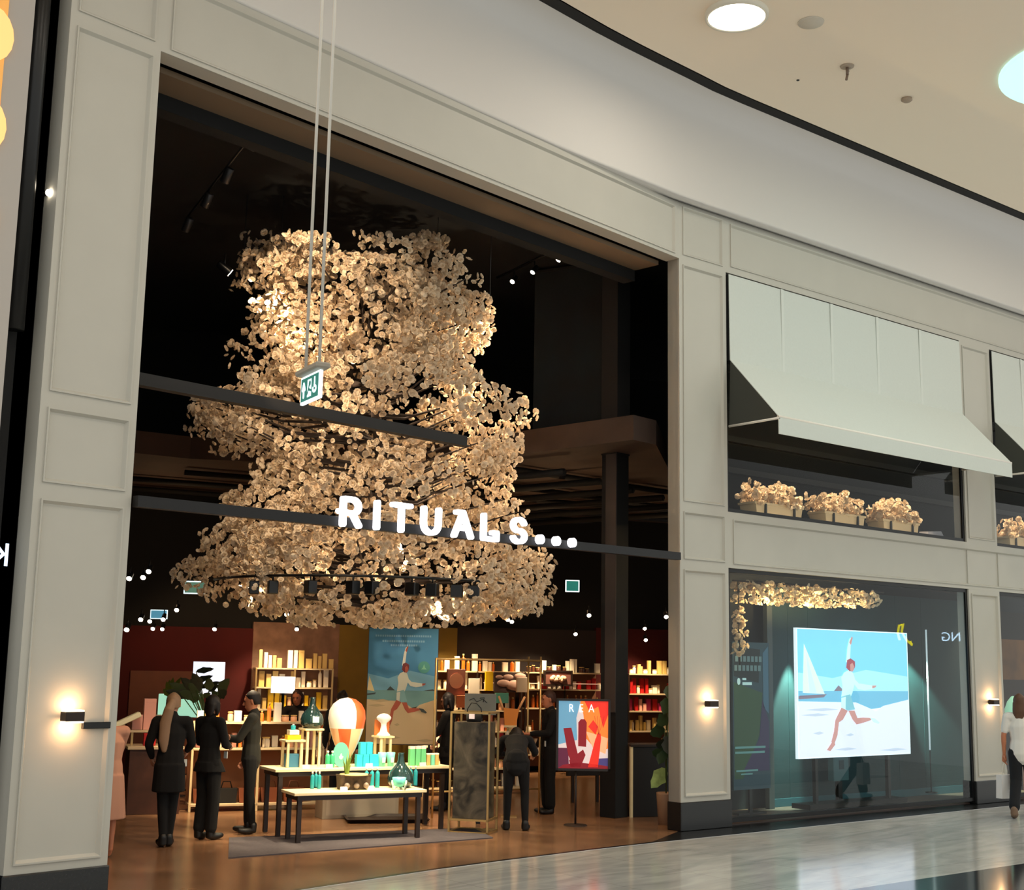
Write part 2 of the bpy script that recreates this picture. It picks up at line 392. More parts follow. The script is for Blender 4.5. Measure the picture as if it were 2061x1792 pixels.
# =================================================================== WINDOWS (right facade)
gl = glass('shop_window_glass', (.88, .95, .94), .035)
gl2 = glass('upper_window_glass', (.9, .92, .9), .02)
def window(n, s0, s1, z0, z1, g):
    w = MB(); f = .055
    w.box(s0, s1, .03, .09, z0, z0+f); w.box(s0, s1, .03, .09, z1-f, z1)
    w.box(s0, s0+f, .03, .09, z0+f, z1-f); w.box(s1-f, s1, .03, .06, z0+f, z1-f)
    w.add([(s0+f, .05, z0+f), (s1-f, .05, z0+f), (s1-f, .05, z1-f), (s0+f, .05, z1-f)], [(0, 1, 2, 3)], 1)
    return struct('window_%d' % n, w, [blackg, g], MR)
window(1, .955, 6.84, .05, ZW, gl)
window(2, .955, 6.84, ZS, ZT, gl2)
window(3, 7.77, 12.6, .05, ZW, gl)
window(4, 7.77, 12.6, ZS, ZT, gl2)
# rooms behind the windows
bk = mat('window_room_dark', rgb(14, 14, 14), .8)
w = MB(); w.box(2.3, 13.5, 1.9, 2.0, ZS-.3, ZT+.5); w.box(.955, 13.5, .22, .7, ZS-.12, ZS-.02); w.box(2.3, 13.5, .7, 1.9, ZS-.12, ZS-.02)
for a_, b_ in (((.5, .3), (.6, .6)), ((.6, .6), (2.3, 1.9))): w.add([(a_[0], a_[1], ZS-.3), (b_[0], b_[1], ZS-.3), (b_[0], b_[1], ZT+.5), (a_[0], a_[1], ZT+.5)], [(0, 1, 2, 3)])
struct('wall_window_room', w, bk, MR)
w = MB()
for k, z in enumerate((5.15, 5.6, 6.05, 6.6)): w.box(2.0, 13.4, 1.6-.2*k, 1.72-.2*k, z, z+.09)
struct('trim_5', w, mat('grey_service_rail', rgb(44, 42, 40), .6), MR)

# =================================================================== AWNINGS
awn = mat('white_canvas', rgb(203, 208, 202), .9, noise=.02, nscale=30)
def awning(s0, s1, label):
    t = thing('awning', label, 'awning', (0, 0, 0), A2, 'white awnings over the upper windows')
    zt, zk, zf, out = ZT-.03, 6.40, 5.47, .9
    w = MB(); th = .012
    Pf = [(-.03, zt), (-.045, zk), (-out, zf), (-out, zf-.24)]
    w.loft([[(s0, y, z) for y, z in Pf]+[(s0, y+th, z) for y, z in Pf[::-1]], [(s1, y, z) for y, z in Pf]+[(s1, y+th, z) for y, z in Pf[::-1]]], 0, True, True, False)
    o = w.build('canopy', awn, t)
    # panel seams
    for k in range(1, 5):
        x = s0+(s1-s0)*k/5
        box(x-.03, x+.03, -.046, -.038, zk, zt).build('seam', mat('canvas_seam', rgb(208, 212, 206), .9), t)
    for s in (s0+.012, s1-.012):
        w = MB(); w.tube([(s, .0, zf-.02), (s, -out, zf-.02)], .018, 8); w.build('arm', whitem, t)
    w = MB(); w.tube([(s0, -out+.015, zf), (s1, -out+.015, zf)], .02, 8); w.build('front_bar', whitem, t)
    for s, k in ((s0+.002, -1), (s1-.002, 1)):
        w = MB(); w.add([(s, -.04, zk), (s, -out+.02, zf-.01), (s, -.01, zf-.01), (s+.004, -.04, zk), (s+.004, -out+.02, zf-.01), (s+.004, -.01, zf-.01)], [(0, 1, 2), (5, 4, 3), (0, 3, 4, 1), (1, 4, 5, 2), (2, 5, 3, 0)])
        w.build('side_gusset', mat('dark_green_canvas', rgb(62, 64, 58), .9), t)
    for s in (s0, s1-.02): box(s, s+.02, -.03, .03, zk, zt).build('guide_rail', blackm, t)
    return t
awning(.985, 6.80, 'white canvas awning with dark side gusset above the three flower boxes')
awning(7.80, 12.5, 'white canvas awning cut off by the right edge of the picture')

# =================================================================== BLOSSOMS
def petal_mat(name, c):
    m = bpy.data.materials.new(name); m.use_nodes = True; nt = m.node_tree
    for n in list(nt.nodes): nt.nodes.remove(n)
    o = nt.nodes.new('ShaderNodeOutputMaterial'); mx = nt.nodes.new('ShaderNodeMixShader')
    a = nt.nodes.new('ShaderNodeBsdfDiffuse'); b = nt.nodes.new('ShaderNodeBsdfTranslucent')
    a.inputs[0].default_value = (*c, 1); b.inputs[0].default_value = (*c, 1); mx.inputs[0].default_value = .3
    nt.links.new(a.outputs[0], mx.inputs[1]); nt.links.new(b.outputs[0], mx.inputs[2]); nt.links.new(mx.outputs[0], o.inputs[0])
    return m
petalm = petal_mat('blossom_petal', rgb(232, 214, 188))
twigm = mat('dark_bark', rgb(46, 32, 24), .8, noise=.3, nscale=20)
def blossom_proto(r=.044):
    vs = []; fs = []
    for layer, (n, rr, tilt, off) in enumerate(((5, 1., .45, 0), (4, .72, 1.0, .5))):
        for k in range(n):
            a = 2*pi*(k+off)/n; w = .62*rr*r*5/n
            d = Vector((cos(a), sin(a), 0)); s = Vector((-sin(a), cos(a), 0)); u = Vector((0, 0, 1))
            o = len(vs)
            mid = d*rr*r*.6*cos(tilt*.6)+u*rr*r*.6*sin(tilt*.6); tip = d*rr*r*cos(tilt)+u*rr*r*sin(tilt)
            vs += [Vector((0, 0, 0)), mid+s*w, tip+s*w*.55, tip-s*w*.55, mid-s*w]
            fs += [(o, o+1, o+2, o+3, o+4)]
    return np.array([tuple(v) for v in vs]), fs
BP, BF = blossom_proto()
def rand_rots(n, nrmls, jitter=.8):
    z = nrmls + rng.normal(size=(n, 3))*jitter; z /= np.linalg.norm(z, axis=1)[:, None]
    x = np.cross(z, rng.normal(size=(n, 3))); x /= np.linalg.norm(x, axis=1)[:, None]
    y = np.cross(z, x); return np.stack([x, y, z], axis=2)
def blossom_mass(name, pts, nrmls, scale, m, parent, origin=(0, 0, 0)):
    n = len(pts); Rm = rand_rots(n, nrmls)
    V = np.einsum('nij,kj->nki', Rm, BP)*scale[:, None, None] + (pts-np.array(origin))[:, None, :]
    nv = BP.shape[0]; F = np.array(BF); nf = F.shape[0]; k = F.shape[1]
    FF = (F[None]+np.arange(n)[:, None, None]*nv).reshape(-1)
    me = bpy.data.meshes.new(name); me.vertices.add(n*nv); me.vertices.foreach_set('co', V.reshape(-1).astype(np.float32))
    me.loops.add(len(FF)); me.loops.foreach_set('vertex_index', FF.astype(np.int32))
    me.polygons.add(n*nf); me.polygons.foreach_set('loop_start', (np.arange(n*nf)*k).astype(np.int32))
    me.polygons.foreach_set('loop_total', np.full(n*nf, k, np.int32)); me.update(calc_edges=True); me.materials.append(m)
    o = bpy.data.objects.new(name, me); COL.objects.link(o)
    if parent: o.parent = parent
    return o
bpm = bpy.data.meshes.new('blossom'); bpm.from_pydata([tuple(v) for v in BP], [], BF); bpm.materials.append(petalm)
def blossoms_split(pts, nrmls, scale, parent, origin=(0, 0, 0), keep=100):
    """the nearest ones are parts of their own, the rest one mass"""
    d = np.linalg.norm(pts-CAM[None], axis=1)-scale*1.5; idx = np.argsort(d); A = idx[:keep]; B = idx[keep:]
    Rm = rand_rots(len(A), nrmls[A])
    for i, k in enumerate(A):
        o = bpy.data.objects.new('blossom', bpm); COL.objects.link(o); o.parent = parent
        M = Matrix(((*Rm[i][0], 0), (*Rm[i][1], 0), (*Rm[i][2], 0), (0, 0, 0, 1)))
        o.matrix_local = Matrix.Translation(Vector((pts[k]-np.array(origin)).tolist())) @ M @ Matrix.Scale(float(scale[k]), 4)
    if len(B):
        o = blossom_mass('blossoms', pts[B], nrmls[B], scale[B], petalm, parent, origin); o['kind'] = 'stuff'

# hanging blossom tree -----------------------------------------------
rows = [(468, 492, 960), (495, 484, 972), (520, 486, 985), (560, 470, 1000), (600, 458, 1004), (622, 500, 1004), (660, 478, 1000), (700, 455, 975),
        (730, 448, 945), (770, 500, 985), (795, 372, 1050), (832, 345, 1092), (870, 378, 1098), (900, 410, 1060), (935, 490, 1040), (965, 520, 1030),
        (1000, 440, 1038), (1035, 452, 1068), (1070, 405, 1065), (1110, 398, 1100), (1150, 345, 1135), (1180, 338, 1125), (1210, 430, 1110), (1235, 500, 1095), (1258, 610, 920)]
rv = np.array([r[0] for r in rows]); rl = np.array([r[1] for r in rows]); rr_ = np.array([r[2] for r in rows])
TD = 17.6
fwd = np.array([-MW[2][0], -MW[2][1], 0]); fwd /= np.linalg.norm(fwd); rgt = np.array([fwd[1], -fwd[0], 0])
tree0 = at(745, 1265, TD)
tree = thing('blossom_tree', 'tall hanging tree of cream blossoms in the shop entrance behind the lit name sign', 'tree', (tree0[0], tree0[1], 2.4))
org = (tree0[0], tree0[1], 2.4)
from mathutils import noise as mnoise
def project(p):
    q = MW @ (np.asarray(p)-CAM).T if np.ndim(p) == 1 else (MW @ (p-CAM).T)
    return 1030.5+F_PX*q[0]/-q[2], 896-F_PX*q[1]/-q[2]
def inside(p, mg):
    U, V = project(p); V = np.clip(V, 0, 1800)
    return (V > 468) & (V < 1262) & (U > np.interp(V, rv, rl)+mg) & (U < np.interp(V, rv, rr_)-mg)
cl = []
tries = 0
while len(cl) < 1150 and tries < 60000:
    tries += 1
    v = rng.uniform(470, 1258); L = np.interp(v, rv, rl); Rr = np.interp(v, rv, rr_); hw = (Rr-L)/2*TD/F_PX
    if rng.uniform() > hw/2.7: continue
    ph = rng.uniform(0, 2*pi); rho = (rng.uniform(.2, 1)**.42)*max(.05, hw-.06)
    c = at((L+Rr)/2, v, TD); p = c + rgt*rho*cos(ph) - fwd*rho*sin(ph)*.95
    if p[1] < .34: continue
    if mnoise.noise(Vector((p*1.3).tolist())) < -.17: continue
    if not inside(p, 6): continue
    cl.append((p, c, v))
pts = []; nr = []
for p, c, v in cl:
    k = rng.integers(11, 20); q = rng.normal(size=(k, 3)); q /= np.linalg.norm(q, axis=1)[:, None]
    q *= (rng.uniform(.25, 1, size=(k, 1))**.5)*np.array([.22, .22, .15]); P = p+q; out = (P-c); out[:, 2] *= .3; out += q*3
    pts.append(P); nr.append(out/np.maximum(1e-3, np.linalg.norm(out, axis=1))[:, None])
pts = np.concatenate(pts); nr = np.concatenate(nr); ok = (pts[:, 1] > .28) & inside(pts, -3); pts = pts[ok]; nr = nr[ok]
blossoms_split(pts, nr, rng.uniform(.75, 1.25, len(pts)), tree, org)
w = MB(); tc = [at(760, v, TD) for v in (1235, 1100, 950, 800, 700, 600, 500)]
tp = [Vector((p-np.array(org)).tolist())+Vector((rng.normal()*.05, rng.normal()*.05, 0)) for p in tc]
w.tube(tp, [.03, .05, .06, .07, .06, .05, .03], 8); w.build('trunk', twigm, tree)
w = MB()
for i in range(0, len(cl), 6):
    p, c, v = cl[i]
    if v > 1180: continue
    c = c; b0 = np.array([c[0], c[1], c[2]-.3]); b0[2] = max(b0[2], org[2]+.1); mid = (b0+p)/2+np.array([0, 0, -.12])
    w.tube([tuple(b0-org), tuple(mid-org), tuple(p-org)], [.028, .018, .008], 5)
o = w.build('branches', twigm, tree)
for u, v in ((565, 520), (490, 540), (986, 600), (880, 520)):
    p = at(u, v, TD); q = at(u, v, TD); MB().tube([tuple(p-org), (p[0]-org[0], p[1]-org[1], 8.28-org[2])], .005, 5).build('suspension_wire', steelm, tree)
# ring of spotlights low in the tree
ring = thing('spotlight_ring', 'thin black curved rail with small black spotlights inside the bottom of the blossom tree', 'light rail', (org[0], org[1], 2.9))
def rp(ph, r, z): p = np.array([org[0], org[1], 0])+rgt*r*cos(ph)-fwd*r*sin(ph); return (p[0]-org[0], p[1]-org[1], z)
zr = at(760, 1160, TD-2.0)[2]-2.9
MB().tube([rp(a, 2.12, zr+.0) for a in np.linspace(R_(25), R_(155), 24)], .018, 6).build('rail', blackg, ring)
for k, a in enumerate(np.radians([48, 55, 64, 71, 84, 90, 104, 118, 126])):
    x, y, z = rp(a, 2.12, zr-.14)
    w = MB(); w.M = Matrix.Translation((x, y, z)) @ Matrix.Rotation(-a, 4, 'Z'); w.box(-.07, .07, -.06, .06, -.08, .08, 0, .01); w.tube([(0, 0, .08), (0, 0, .15)], .012, 6)
    o = w.build('spotlight_head', blackg, ring)

# =================================================================== FLOWER BOXES
def flower_box(s, y, label, wid=.95, dep=.32, seed=1):
    P = Vector((s*cos(A2)-y*sin(A2), s*sin(A2)+y*cos(A2), ZS+.06))
    t = thing('flower_box', label, 'flower box', P, A2, 'white flower boxes behind the upper windows')
    w = MB(); h = .19
    w.loft([[(-wid/2*k, -dep/2*k, z), (wid/2*k, -dep/2*k, z), (wid/2*k, dep/2*k, z), (-wid/2*k, dep/2*k, z)] for k, z in ((.9, 0), (.93, .03), (.97, h-.04), (1.03, h-.03), (1.03, h), (.95, h), (.94, h-.03))], 0, True, True, False)
    w.build('trough', mat('cream_box_paint', rgb(225, 200, 160), .55), t)
    for x in (-wid*.3, wid*.3): box(x-.015, x+.015, -dep/2-.02, -dep/2+.04, -.01, h-.02).build('bracket', blackg, t)
    n = 190; g = rng.uniform(-1, 1, size=(n, 3)); g[:, 2] = np.abs(g[:, 2])
    pos = g*np.array([wid/2+.02, dep/2+.03, .30])+np.array([0, 0, h-.02]); pos[:, 2] += .07*np.sin(pos[:, 0]*7+seed)*g[:, 2]
    nn_ = g.copy(); nn_[:, 2] += .2; nn_ /= np.linalg.norm(nn_, axis=1)[:, None]
    M = Matrix.Translation(P) @ Matrix.Rotation(A2, 4, 'Z')
    wp = np.array([tuple(M @ Vector(q)) for q in pos]); cam_d = np.linalg.norm(wp-CAM, axis=1); idx = np.argsort(cam_d)
    Rm = rand_rots(n, nn_); sc = rng.uniform(1., 1.5, n)
    for k in idx[:95]:
        o = bpy.data.objects.new('blossom', bpm); COL.objects.link(o); o.parent = t
        o.matrix_local = Matrix.Translation(Vector(pos[k].tolist())) @ Matrix(((*Rm[k][0], 0), (*Rm[k][1], 0), (*Rm[k][2], 0), (0, 0, 0, 1))) @ Matrix.Scale(float(sc[k]), 4)
    rest = idx[95:]
    o = blossom_mass('blossoms', pos[rest], nn_[rest], sc[rest], petalm, t); o['kind'] = 'stuff'
    w = MB()
    for k in range(14): w.tube([(rng.uniform(-.4, .4)*wid, 0, h-.02), tuple(pos[k*8])], .004, 4)
    w.build('stems', twigm, t)
fb = [(2.38, 1.08, 'left one of the three white flower boxes behind the upper window'), (3.94, 1.0, 'middle one of the three white flower boxes behind the upper window'),
      (5.40, .98, 'right one of the three white flower boxes behind the upper window'), (onr(2012, 1080, .42)[0]+.55, 1.0, 'white flower box at the right edge of the picture behind the next upper window')]
for i, (s, wd_, l) in enumerate(fb): flower_box(s, .42, l, wid=wd_, seed=i)
def rf(s, y, z):
    return (s*cos(A2)-y*sin(A2), s*sin(A2)+y*cos(A2), z)
for s, _w, _l in fb: lamp('SPOT', 'planter_spot', rf(s-.2, .16, 6.3), 420, WARM, .04, rf(s, .4, 4.5), 48, .6)

# folded pale papers on the sill at the right of the boxes
t = thing('folded_cloth', 'small grey folded cloth on the sill right of the flower boxes', 'cloth', rf(6.25, .3, ZS+.06), A2)
w = MB(); w.loft([[(-.2, -.1, 0), (.22, -.12, 0), (.2, .1, 0), (-.18, .1, 0)], [(-.18, -.08, .07), (.17, -.1, .1), (.16, .08, .11), (-.17, .09, .08)]], 0, True, True, False)
w.build('cloth', mat('pale_grey_cloth', rgb(150, 150, 160), .9), t)

# =================================================================== SHOP SIGN
glow = mat('sign_white_light', (1, 1, 1), .4, emis=2.0, ecol=rgb(250, 248, 255))
sg = thing('shop_sign', 'illuminated white capital letters with three dots on a black beam across the entrance', 'sign', (-4.1, -.06, 3.45))
def bz(x): return 3.47+.0 + (x+8.2)*.0105
w = MB()
x0, x1 = -8.22, -.09
w.box(x0+4.1, x1+4.1, -.02, .07, -.0, .1)
w.M = Matrix.Identity(4)
o = w.build('beam', beamm, sg); o.rotation_euler = (0, -.012, 0)
def L(name, strokes, x, wd=.053):
    w = MB()
    for st in strokes: w.stroke([(a, c) for a, c in st], wd, -.06, 0)
    o = w.build(name, glow, sg); o.location = (x+4.1, -.02, 0.02+(x+4.1)*.012); return o
h = .26
arc = lambda cx, cz, rx, rz, a0, a1, n=9: [(cx+rx*cos(R_(a0+(a1-a0)*i/n)), cz+rz*sin(R_(a0+(a1-a0)*i/n))) for i in range(n+1)]
L('letter', [[(-.12, 0), (-.12, h), (0, h)]+arc(0, h-.07, .08, .07, 90, -90)+[(-.12, h-.14)], [(-.0, h-.14), (.09, 0)], [(-.17, h*.5), (-.1, h*.5)]], -5.80)
L('letter', [[(0, 0), (0, h)]], -5.47)
L('letter', [[(-.12, h), (.12, h)], [(0, 0), (0, h)]], -5.13)
L('letter', [[(-.11, h), (-.11, .1)]+arc(0, .1, .11, .1, 180, 360)+[(.11, h)]], -4.70)
L('letter', [[(-.13, 0), (.0, h), (.13, 0)], [(-.08, .09), (.08, .09)], [(-.1, h), (.0, h)]], -4.22)
L('letter', [[(-.09, h), (-.09, 0), (.12, 0), (.12, .075), (.05, .075)]], -3.80)
L('letter', [arc(0, h-.07, .095, .07, 20, 180)+arc(0, h-.07, .095, .062, 180, 270)[1:]+arc(0, .068, .1, .064, 90, 0)+arc(0, .068, .1, .068, 0, -160)[1:]], -3.31)
for x in (-2.94, -2.65, -2.36):
    w = MB(); w.poly([(.056*cos(2*pi*k/20), .055+.056*sin(2*pi*k/20)) for k in range(20)], -.06, 0, .06)
    o = w.build('dot', glow, sg); o.location = (x+4.1, -.02, .02+(x+4.1)*.012)
# second beam deeper in the hall
b2 = thing('crossbeam', 'plain dark steel beam crossing the tree above the lit sign', 'beam', (-5.2, 1.1, 4.86))
w = MB(); w.box(-3.9, 2.2, -.03, .05, -.10, .02); w.box(-3.9, 2.2, -.07, .05, -.115, -.10, 0); o = w.build('beam', mat('bronze_beam', rgb(26, 22, 20), .6, metal=.2), b2)

# =================================================================== TRACK LIGHTS, DOTS
bulb = mat('lamp_lens', (1, .93, .8), .3, emis=14., ecol=rgb(255, 240, 215))
def spot_unit(P, aim, label, on=True, s=1., group=None, wattage=0, angle=50):
    t = thing('track_spotlight', label, 'spotlight', P, 0, group)
    d = (Vector(aim)-Vector(P.tolist() if hasattr(P, 'tolist') else P)).normalized(); q = d.to_track_quat('Z', 'Y').to_matrix().to_4x4()
    w = MB(); w.M = q; w.lathe([(.035*s, -.09*s), (.045*s, -.08*s), (.048*s, .06*s), (.052*s, .075*s)], 12); w.build('body', blackg, t)
    w = MB(); w.M = q; w.lathe([(.001, .07*s), (.044*s, .074*s), (.044*s, .082*s), (.001, .084*s)], 12); w.build('lens', bulb if on else blackm, t)
    MB().tube([(0, 0, 0), (0, 0, .16*s)], .01*s, 6).build('stem', blackg, t)
    if wattage:
        p = Vector(tuple(P))+d*.1*s; lamp('SPOT', 'tree_spot', p, wattage, WARM, .05, aim, angle, .7)
    return t
tcen = Vector(((at(745, 860, TD))[0], (at(745, 860, TD))[1], 5.2))
trk = [(1035, 563, 2.6), (1076, 543, 2.2), (1128, 518, 1.7), (1200, 486, 1.05)]
for i, (u, v, D) in enumerate(trk):
    P = ony(u, v, D)
    spot_unit(P, (tcen.x+.9, tcen.y-.4, 6.2-.45*i), ['first small lit spotlight right beside the top of the tree', 'second lit spotlight on the rail right of the tree', 'third lit spotlight on the rail right of the tree', 'lit spotlight at the right end of the rail under the lintel'][i], True, .8, 'lit spotlights on the rail right of the tree', 900, 42)
a = ony(1000, 580, 2.95); b = ony(1228, 472, .8)
t = thing('lighting_track', 'thin black ceiling track with four lit spotlights right of the tree', 'light rail', a+[0, 0, .16]); MB().tube([(0, 0, 0), tuple(b-a)], .018, 6).build('rail', blackg, t)
P = at(452, 540, 16.5); spot_unit(P, (tcen.x-.9, tcen.y-.2, 6.0), 'single bright spotlight left of the tree', True, 1.15, None, 1700, 46)
P = at(985, 585, 16.9)
a = at(515, 262, 15.0); b = at(375, 440, 17.5)
t = thing('lighting_track', 'unlit dark grey ceiling track at the top left of the entrance', 'light rail', a); MB().tube([(0, 0, 0), tuple(b-a)], .016, 6).build('rail', steelm, t)
for i, (f_, l) in enumerate(((.02, 'unlit grey spotlight nearest the lintel on the left track'), (.37, 'second unlit spotlight on the left track'), (.66, 'third unlit spotlight on the left track'), (.97, 'lowest unlit spotlight on the left track'))):
    p = a+(b-a)*f_; tt = thing('track_spotlight', l, 'spotlight', p+[0, 0, -.12], 0, 'unlit spotlights on the left track')
    w = MB(); w.M = Matrix.Rotation(.6, 4, 'X'); w.lathe([(.04, -.1), (.055, -.09), (.055, .09), (.05, .1)], 12); w.build('body', steelm, tt)
    MB().tube([(0, 0, 0), (0, 0, .12)], .012, 6).build('stem', steelm, tt)
# warm spots without fixtures added to brighten the tree, plus ring and shop lights
for (x, y, z, e, tx, ty, tz, an) in [(-6.5, 1.2, 8.0, 500, -3.6, 2.8, 5.6, 60), (-.2, 1.0, 7.9, 420, -2.2, 2.4, 5.0, 60), (-3, 5.8, 8.0, 300, -3, 3.4, 5.5, 70), (-6.4, 1.0, 5.4, 300, -3.4, 2.6, 3.6, 70), (-.4, .9, 4.9, 230, -2.4, 2.2, 3.4, 70), (-6.2, 1.2, 4.2, 380, -4.5, 2.1, 6.3, 42), (-.4, 1.0, 4.4, 380, -1.8, 1.9, 6.4, 40), (-5.9, .9, 7.6, 380, -4.2, 2.0, 7.0, 40)]:
    lamp('SPOT', 'tree_spot', (x, y, z), e, WARM, .06, (tx, ty, tz), an, .7)
for k, a in enumerate((40, 75, 110, 145, 215, 300)):
    x, y, z = rp(R_(a), 1.7, 2.75); lamp('SPOT', 'tree_uplight', (org[0]+x, org[1]+y, z), 55, WARM, .05, (org[0]+x*.7, org[1]+y*.7, 4.6), 85, .7)
    lamp('SPOT', 'shop_downlight', (org[0]+x, org[1]+y, z-.1), 70, WARM, .05, (org[0]+x*1.1, org[1]+y*1.1, 0), 75, .7)

dots = [(285, 1243, 19), (303, 1247, 21), (330, 1243, 19.5), (257, 1263, 17.5), (309, 1262, 22), (328, 1263, 22.5), (433, 1263, 22), (357, 1224, 20), (578, 1233, 20), (598, 1263, 22),
        (816, 1250, 21), (955, 1240, 20), (1022, 1244, 22), (1030, 1248, 22), (1158, 1273, 23), (1185, 1235, 21), (1297, 1262, 24), (1340, 1238, 21), (1299, 1285, 24), (262, 1160, 16.8), (301, 1146, 16.9), (290, 1158, 17.2)]
for u, v, D in dots:
    P = at(u, v, D)
    wh = 'in the row beside the left pier' if v < 1170 else 'around the small blue sign' if u < 345 else 'above the red and brown walls' if u < 700 else 'under the lower right blossoms' if u < 1100 else 'left of the black column' if u < 1200 else 'right of the black column'
    spot_unit(P, (P[0]-1.5, P[1]-1.5, P[2]-1.6), 'tiny bright ceiling spotlight '+wh, True, .75, 'tiny ceiling spotlights '+wh)

# =================================================================== HANGING SIGNS
def hang_sign(P, rz, wd, hg, label, col, rods_to=None, pict=False, cover=True):
    t = thing('hanging_sign', label, 'sign', P, rz)
    w = MB(); w.box(-wd/2, wd/2, -.012, .012, -hg/2, hg/2, 0, .004); w.build('light_box', mat('sign_edge_light', (1, 1, 1), .5, emis=.95, ecol=rgb(225, 245, 250)), t)
    w = MB()
    m = .07*hg+.004
    for y in (-.0142, .0122): w.box(-wd/2+m, wd/2-m, y, y+.002, -hg/2+m, hg/2-m)
    w.build('face', mat('sign_green_'+label[:6], col, .5, emis=.55), t)
    if pict:
        ic = mat('pictogram_white', (1, 1, 1), .5, emis=1.1, ecol=rgb(200, 240, 245)); s = hg
        w = MB(); y0, y1 = -.0165, -.0142      # arrow, person pair frame, wheelchair curl
        w.stroke([(-.30*wd, -.25*s), (-.30*wd, .2*s)], .02*s+.02, y0, y1); w.stroke([(-.36*wd, .0*s), (-.30*wd, .22*s), (-.24*wd, .0*s)], .022, y0, y1)
        w.build('arrow', ic, t)
        w = MB(); w.poly([(-.10*wd, -.32*s), (.10*wd, -.32*s), (.10*wd, .3*s), (-.10*wd, .3*s)], y0, 0, .002); w.build('door_pictogram', ic, t)
        w = MB(); w.poly([(.01+.018*cos(k*pi/5), .15*s+.018*sin(k*pi/5)) for k in range(10)], y0-.001, 0, .001); w.stroke([(.0, .08*s), (-.01, -.05*s), (.03, -.12*s)], .016, y0-.001, y0); w.stroke([(-.01, -.05*s), (-.03, -.2*s)], .014, y0-.001, y0)
        w.build('figure', mat('sign_green_fig', col, .5, emis=.4), t)
        w = MB(); w.stroke([(.27*wd, .28*s), (.27*wd, 0)]+arc(.27*wd, -.11*s, .08*wd, .1*s, 90, -200), .018, y0, y1); w.build('wheelchair', ic, t)
        w = MB(); w.poly([(-.27*wd, -.3*s)]*1+[(-.2*wd, -.3*s), (-.2*wd, -.28*s)], y0, 0, .001)
    if cover:
        w = MB(); w.box(-wd/2-.02, wd/2+.03, -.05, .05, hg/2+.005, hg/2+.045, 0, .01); w.build('housing', mat('sign_grey_housing', rgb(150, 143, 130), .6), t)
    if rods_to:
        for x in (-wd*.36, wd*.36): MB().tube([(x, 0, hg/2+.05), (x, 0, rods_to-P[2])], .011, 8).build('rod', mat('galvanised_rod', rgb(205, 200, 190), .4, metal=.3), t)
    return t
GREEN = rgb(10, 110, 100)
hang_sign(at(627, 781, 8.5), R_(-107), .33, .185, 'green and white toilet direction sign hanging on two long rods in front of the entrance', GREEN, 9.84, True)
hang_sign(at(1152, 1180, 18.6), R_(-44), .2, .17, 'green emergency sign with white edge hanging right of the tree bottom', rgb(6, 120, 88), None, False, False)
t = hang_sign(at(392, 1183, 17.2), R_(-40), .28, .17, 'pale lit sign half hidden by the lower left blossoms', rgb(90, 130, 110), None, False, False)
t = hang_sign(at(320, 1237, 20), R_(-45), .26, .14, 'small blue lit sign among the ceiling spotlights at the left', rgb(90, 160, 190), None, False, False)

# =================================================================== SCONCES, PLATE, OTHER FACADE THINGS
def sconce(M, label):
    t = thing('wall_sconce', label, 'wall lamp', M.translation, M.to_euler().z, 'up and down wall lamps on the piers')
    w = MB(); w.box(-.085, .085, -.115, -.012, -.04, .04, 0, .006); w.build('shade', mat('bronze_lamp_metal', rgb(50, 38, 32), .4, metal=.5), t)
    w = MB(); w.box(-.05, .05, -.014, .018, -.03, .03); w.build('mount', blackg, t)
    em = mat('sconce_diffuser', (1, .8, .55), .4, emis=9, ecol=rgb(255, 228, 190))
    for s in (-1, 1):
        w = MB(); w.box(-.078, .078, -.108, -.02, s*.041, s*.053); w.build('diffuser', em, t)
        p = M @ Vector((0, -.06, s*.09)); lamp('POINT', 'sconce_glow', p, 2.2, rgb(255, 190, 125), .02)
sconce(Matrix.Translation((-8.69, -.0, 1.6)), 'small wall lamp glowing on the left white pier beside the black plate')
sconce(MR @ Matrix.Translation((.53, 0, 1.62)), 'small wall lamp glowing on the pier between entrance and show window')
sconce(MR @ Matrix.Translation((7.36, 0, 1.62)), 'small wall lamp glowing on the far right pier')
t = thing('name_plate', 'narrow blank black plate on the left pier beside the wall lamp', 'plate', (-8.44, .0, 1.52)); box(-.13, .13, -.03, .0, -.027, .027, .004).build('plate', blackg, t)

# ceiling things
cd_ = mat('mall_light_disc', (1, 1, 1), .4, emis=6., ecol=rgb(255, 248, 225))
rimm = mat('white_lamp_rim', rgb(230, 225, 210), .5)
for i, (x, y) in enumerate(MALL_LAMPS):
    if i not in (0,): 
        pass
    t = thing('ceiling_light', 'bright round ceiling light at the top of the picture' if i == 0 else 'round ceiling light out over the mall', 'ceiling light', (x, y, 9.80), 0, 'round mall ceiling lights')
    MB().lathe([(.001, -.012), (.34, -.012), (.34, .0)], 32).build('diffuser', cd_, t)
    MB().loft([[(r*cos(2*pi*k/32), r*sin(2*pi*k/32), z) for k in range(32)] for r, z in ((.34, .02), (.34, -.02), (.375, -.022), (.38, .04))], 0, False, False).build('rim', rimm, t)
t = thing('opal_ceiling_disc', 'huge pale turquoise luminous disc cut by the right edge', 'ceiling light', (2.3, -4.85, 9.8))
MB().lathe([(.001, -.03), (1.1, -.03), (1.12, -.015), (1.12, .03)], 48).build('diffuser', mat('turquoise_opal', rgb(175, 225, 220), .4, emis=.95, ecol=rgb(190, 240, 232)), t)
c = flr(1632, 45, 9.84); t = thing('ceiling_speaker', 'flat pale grey disc in the ceiling beside the bright light', 'speaker', c)
MB().lathe([(.001, -.015), (.15, -.015), (.16, 0)], 28).build('grille', mat('pale_grille', rgb(205, 198, 185), .7), t)
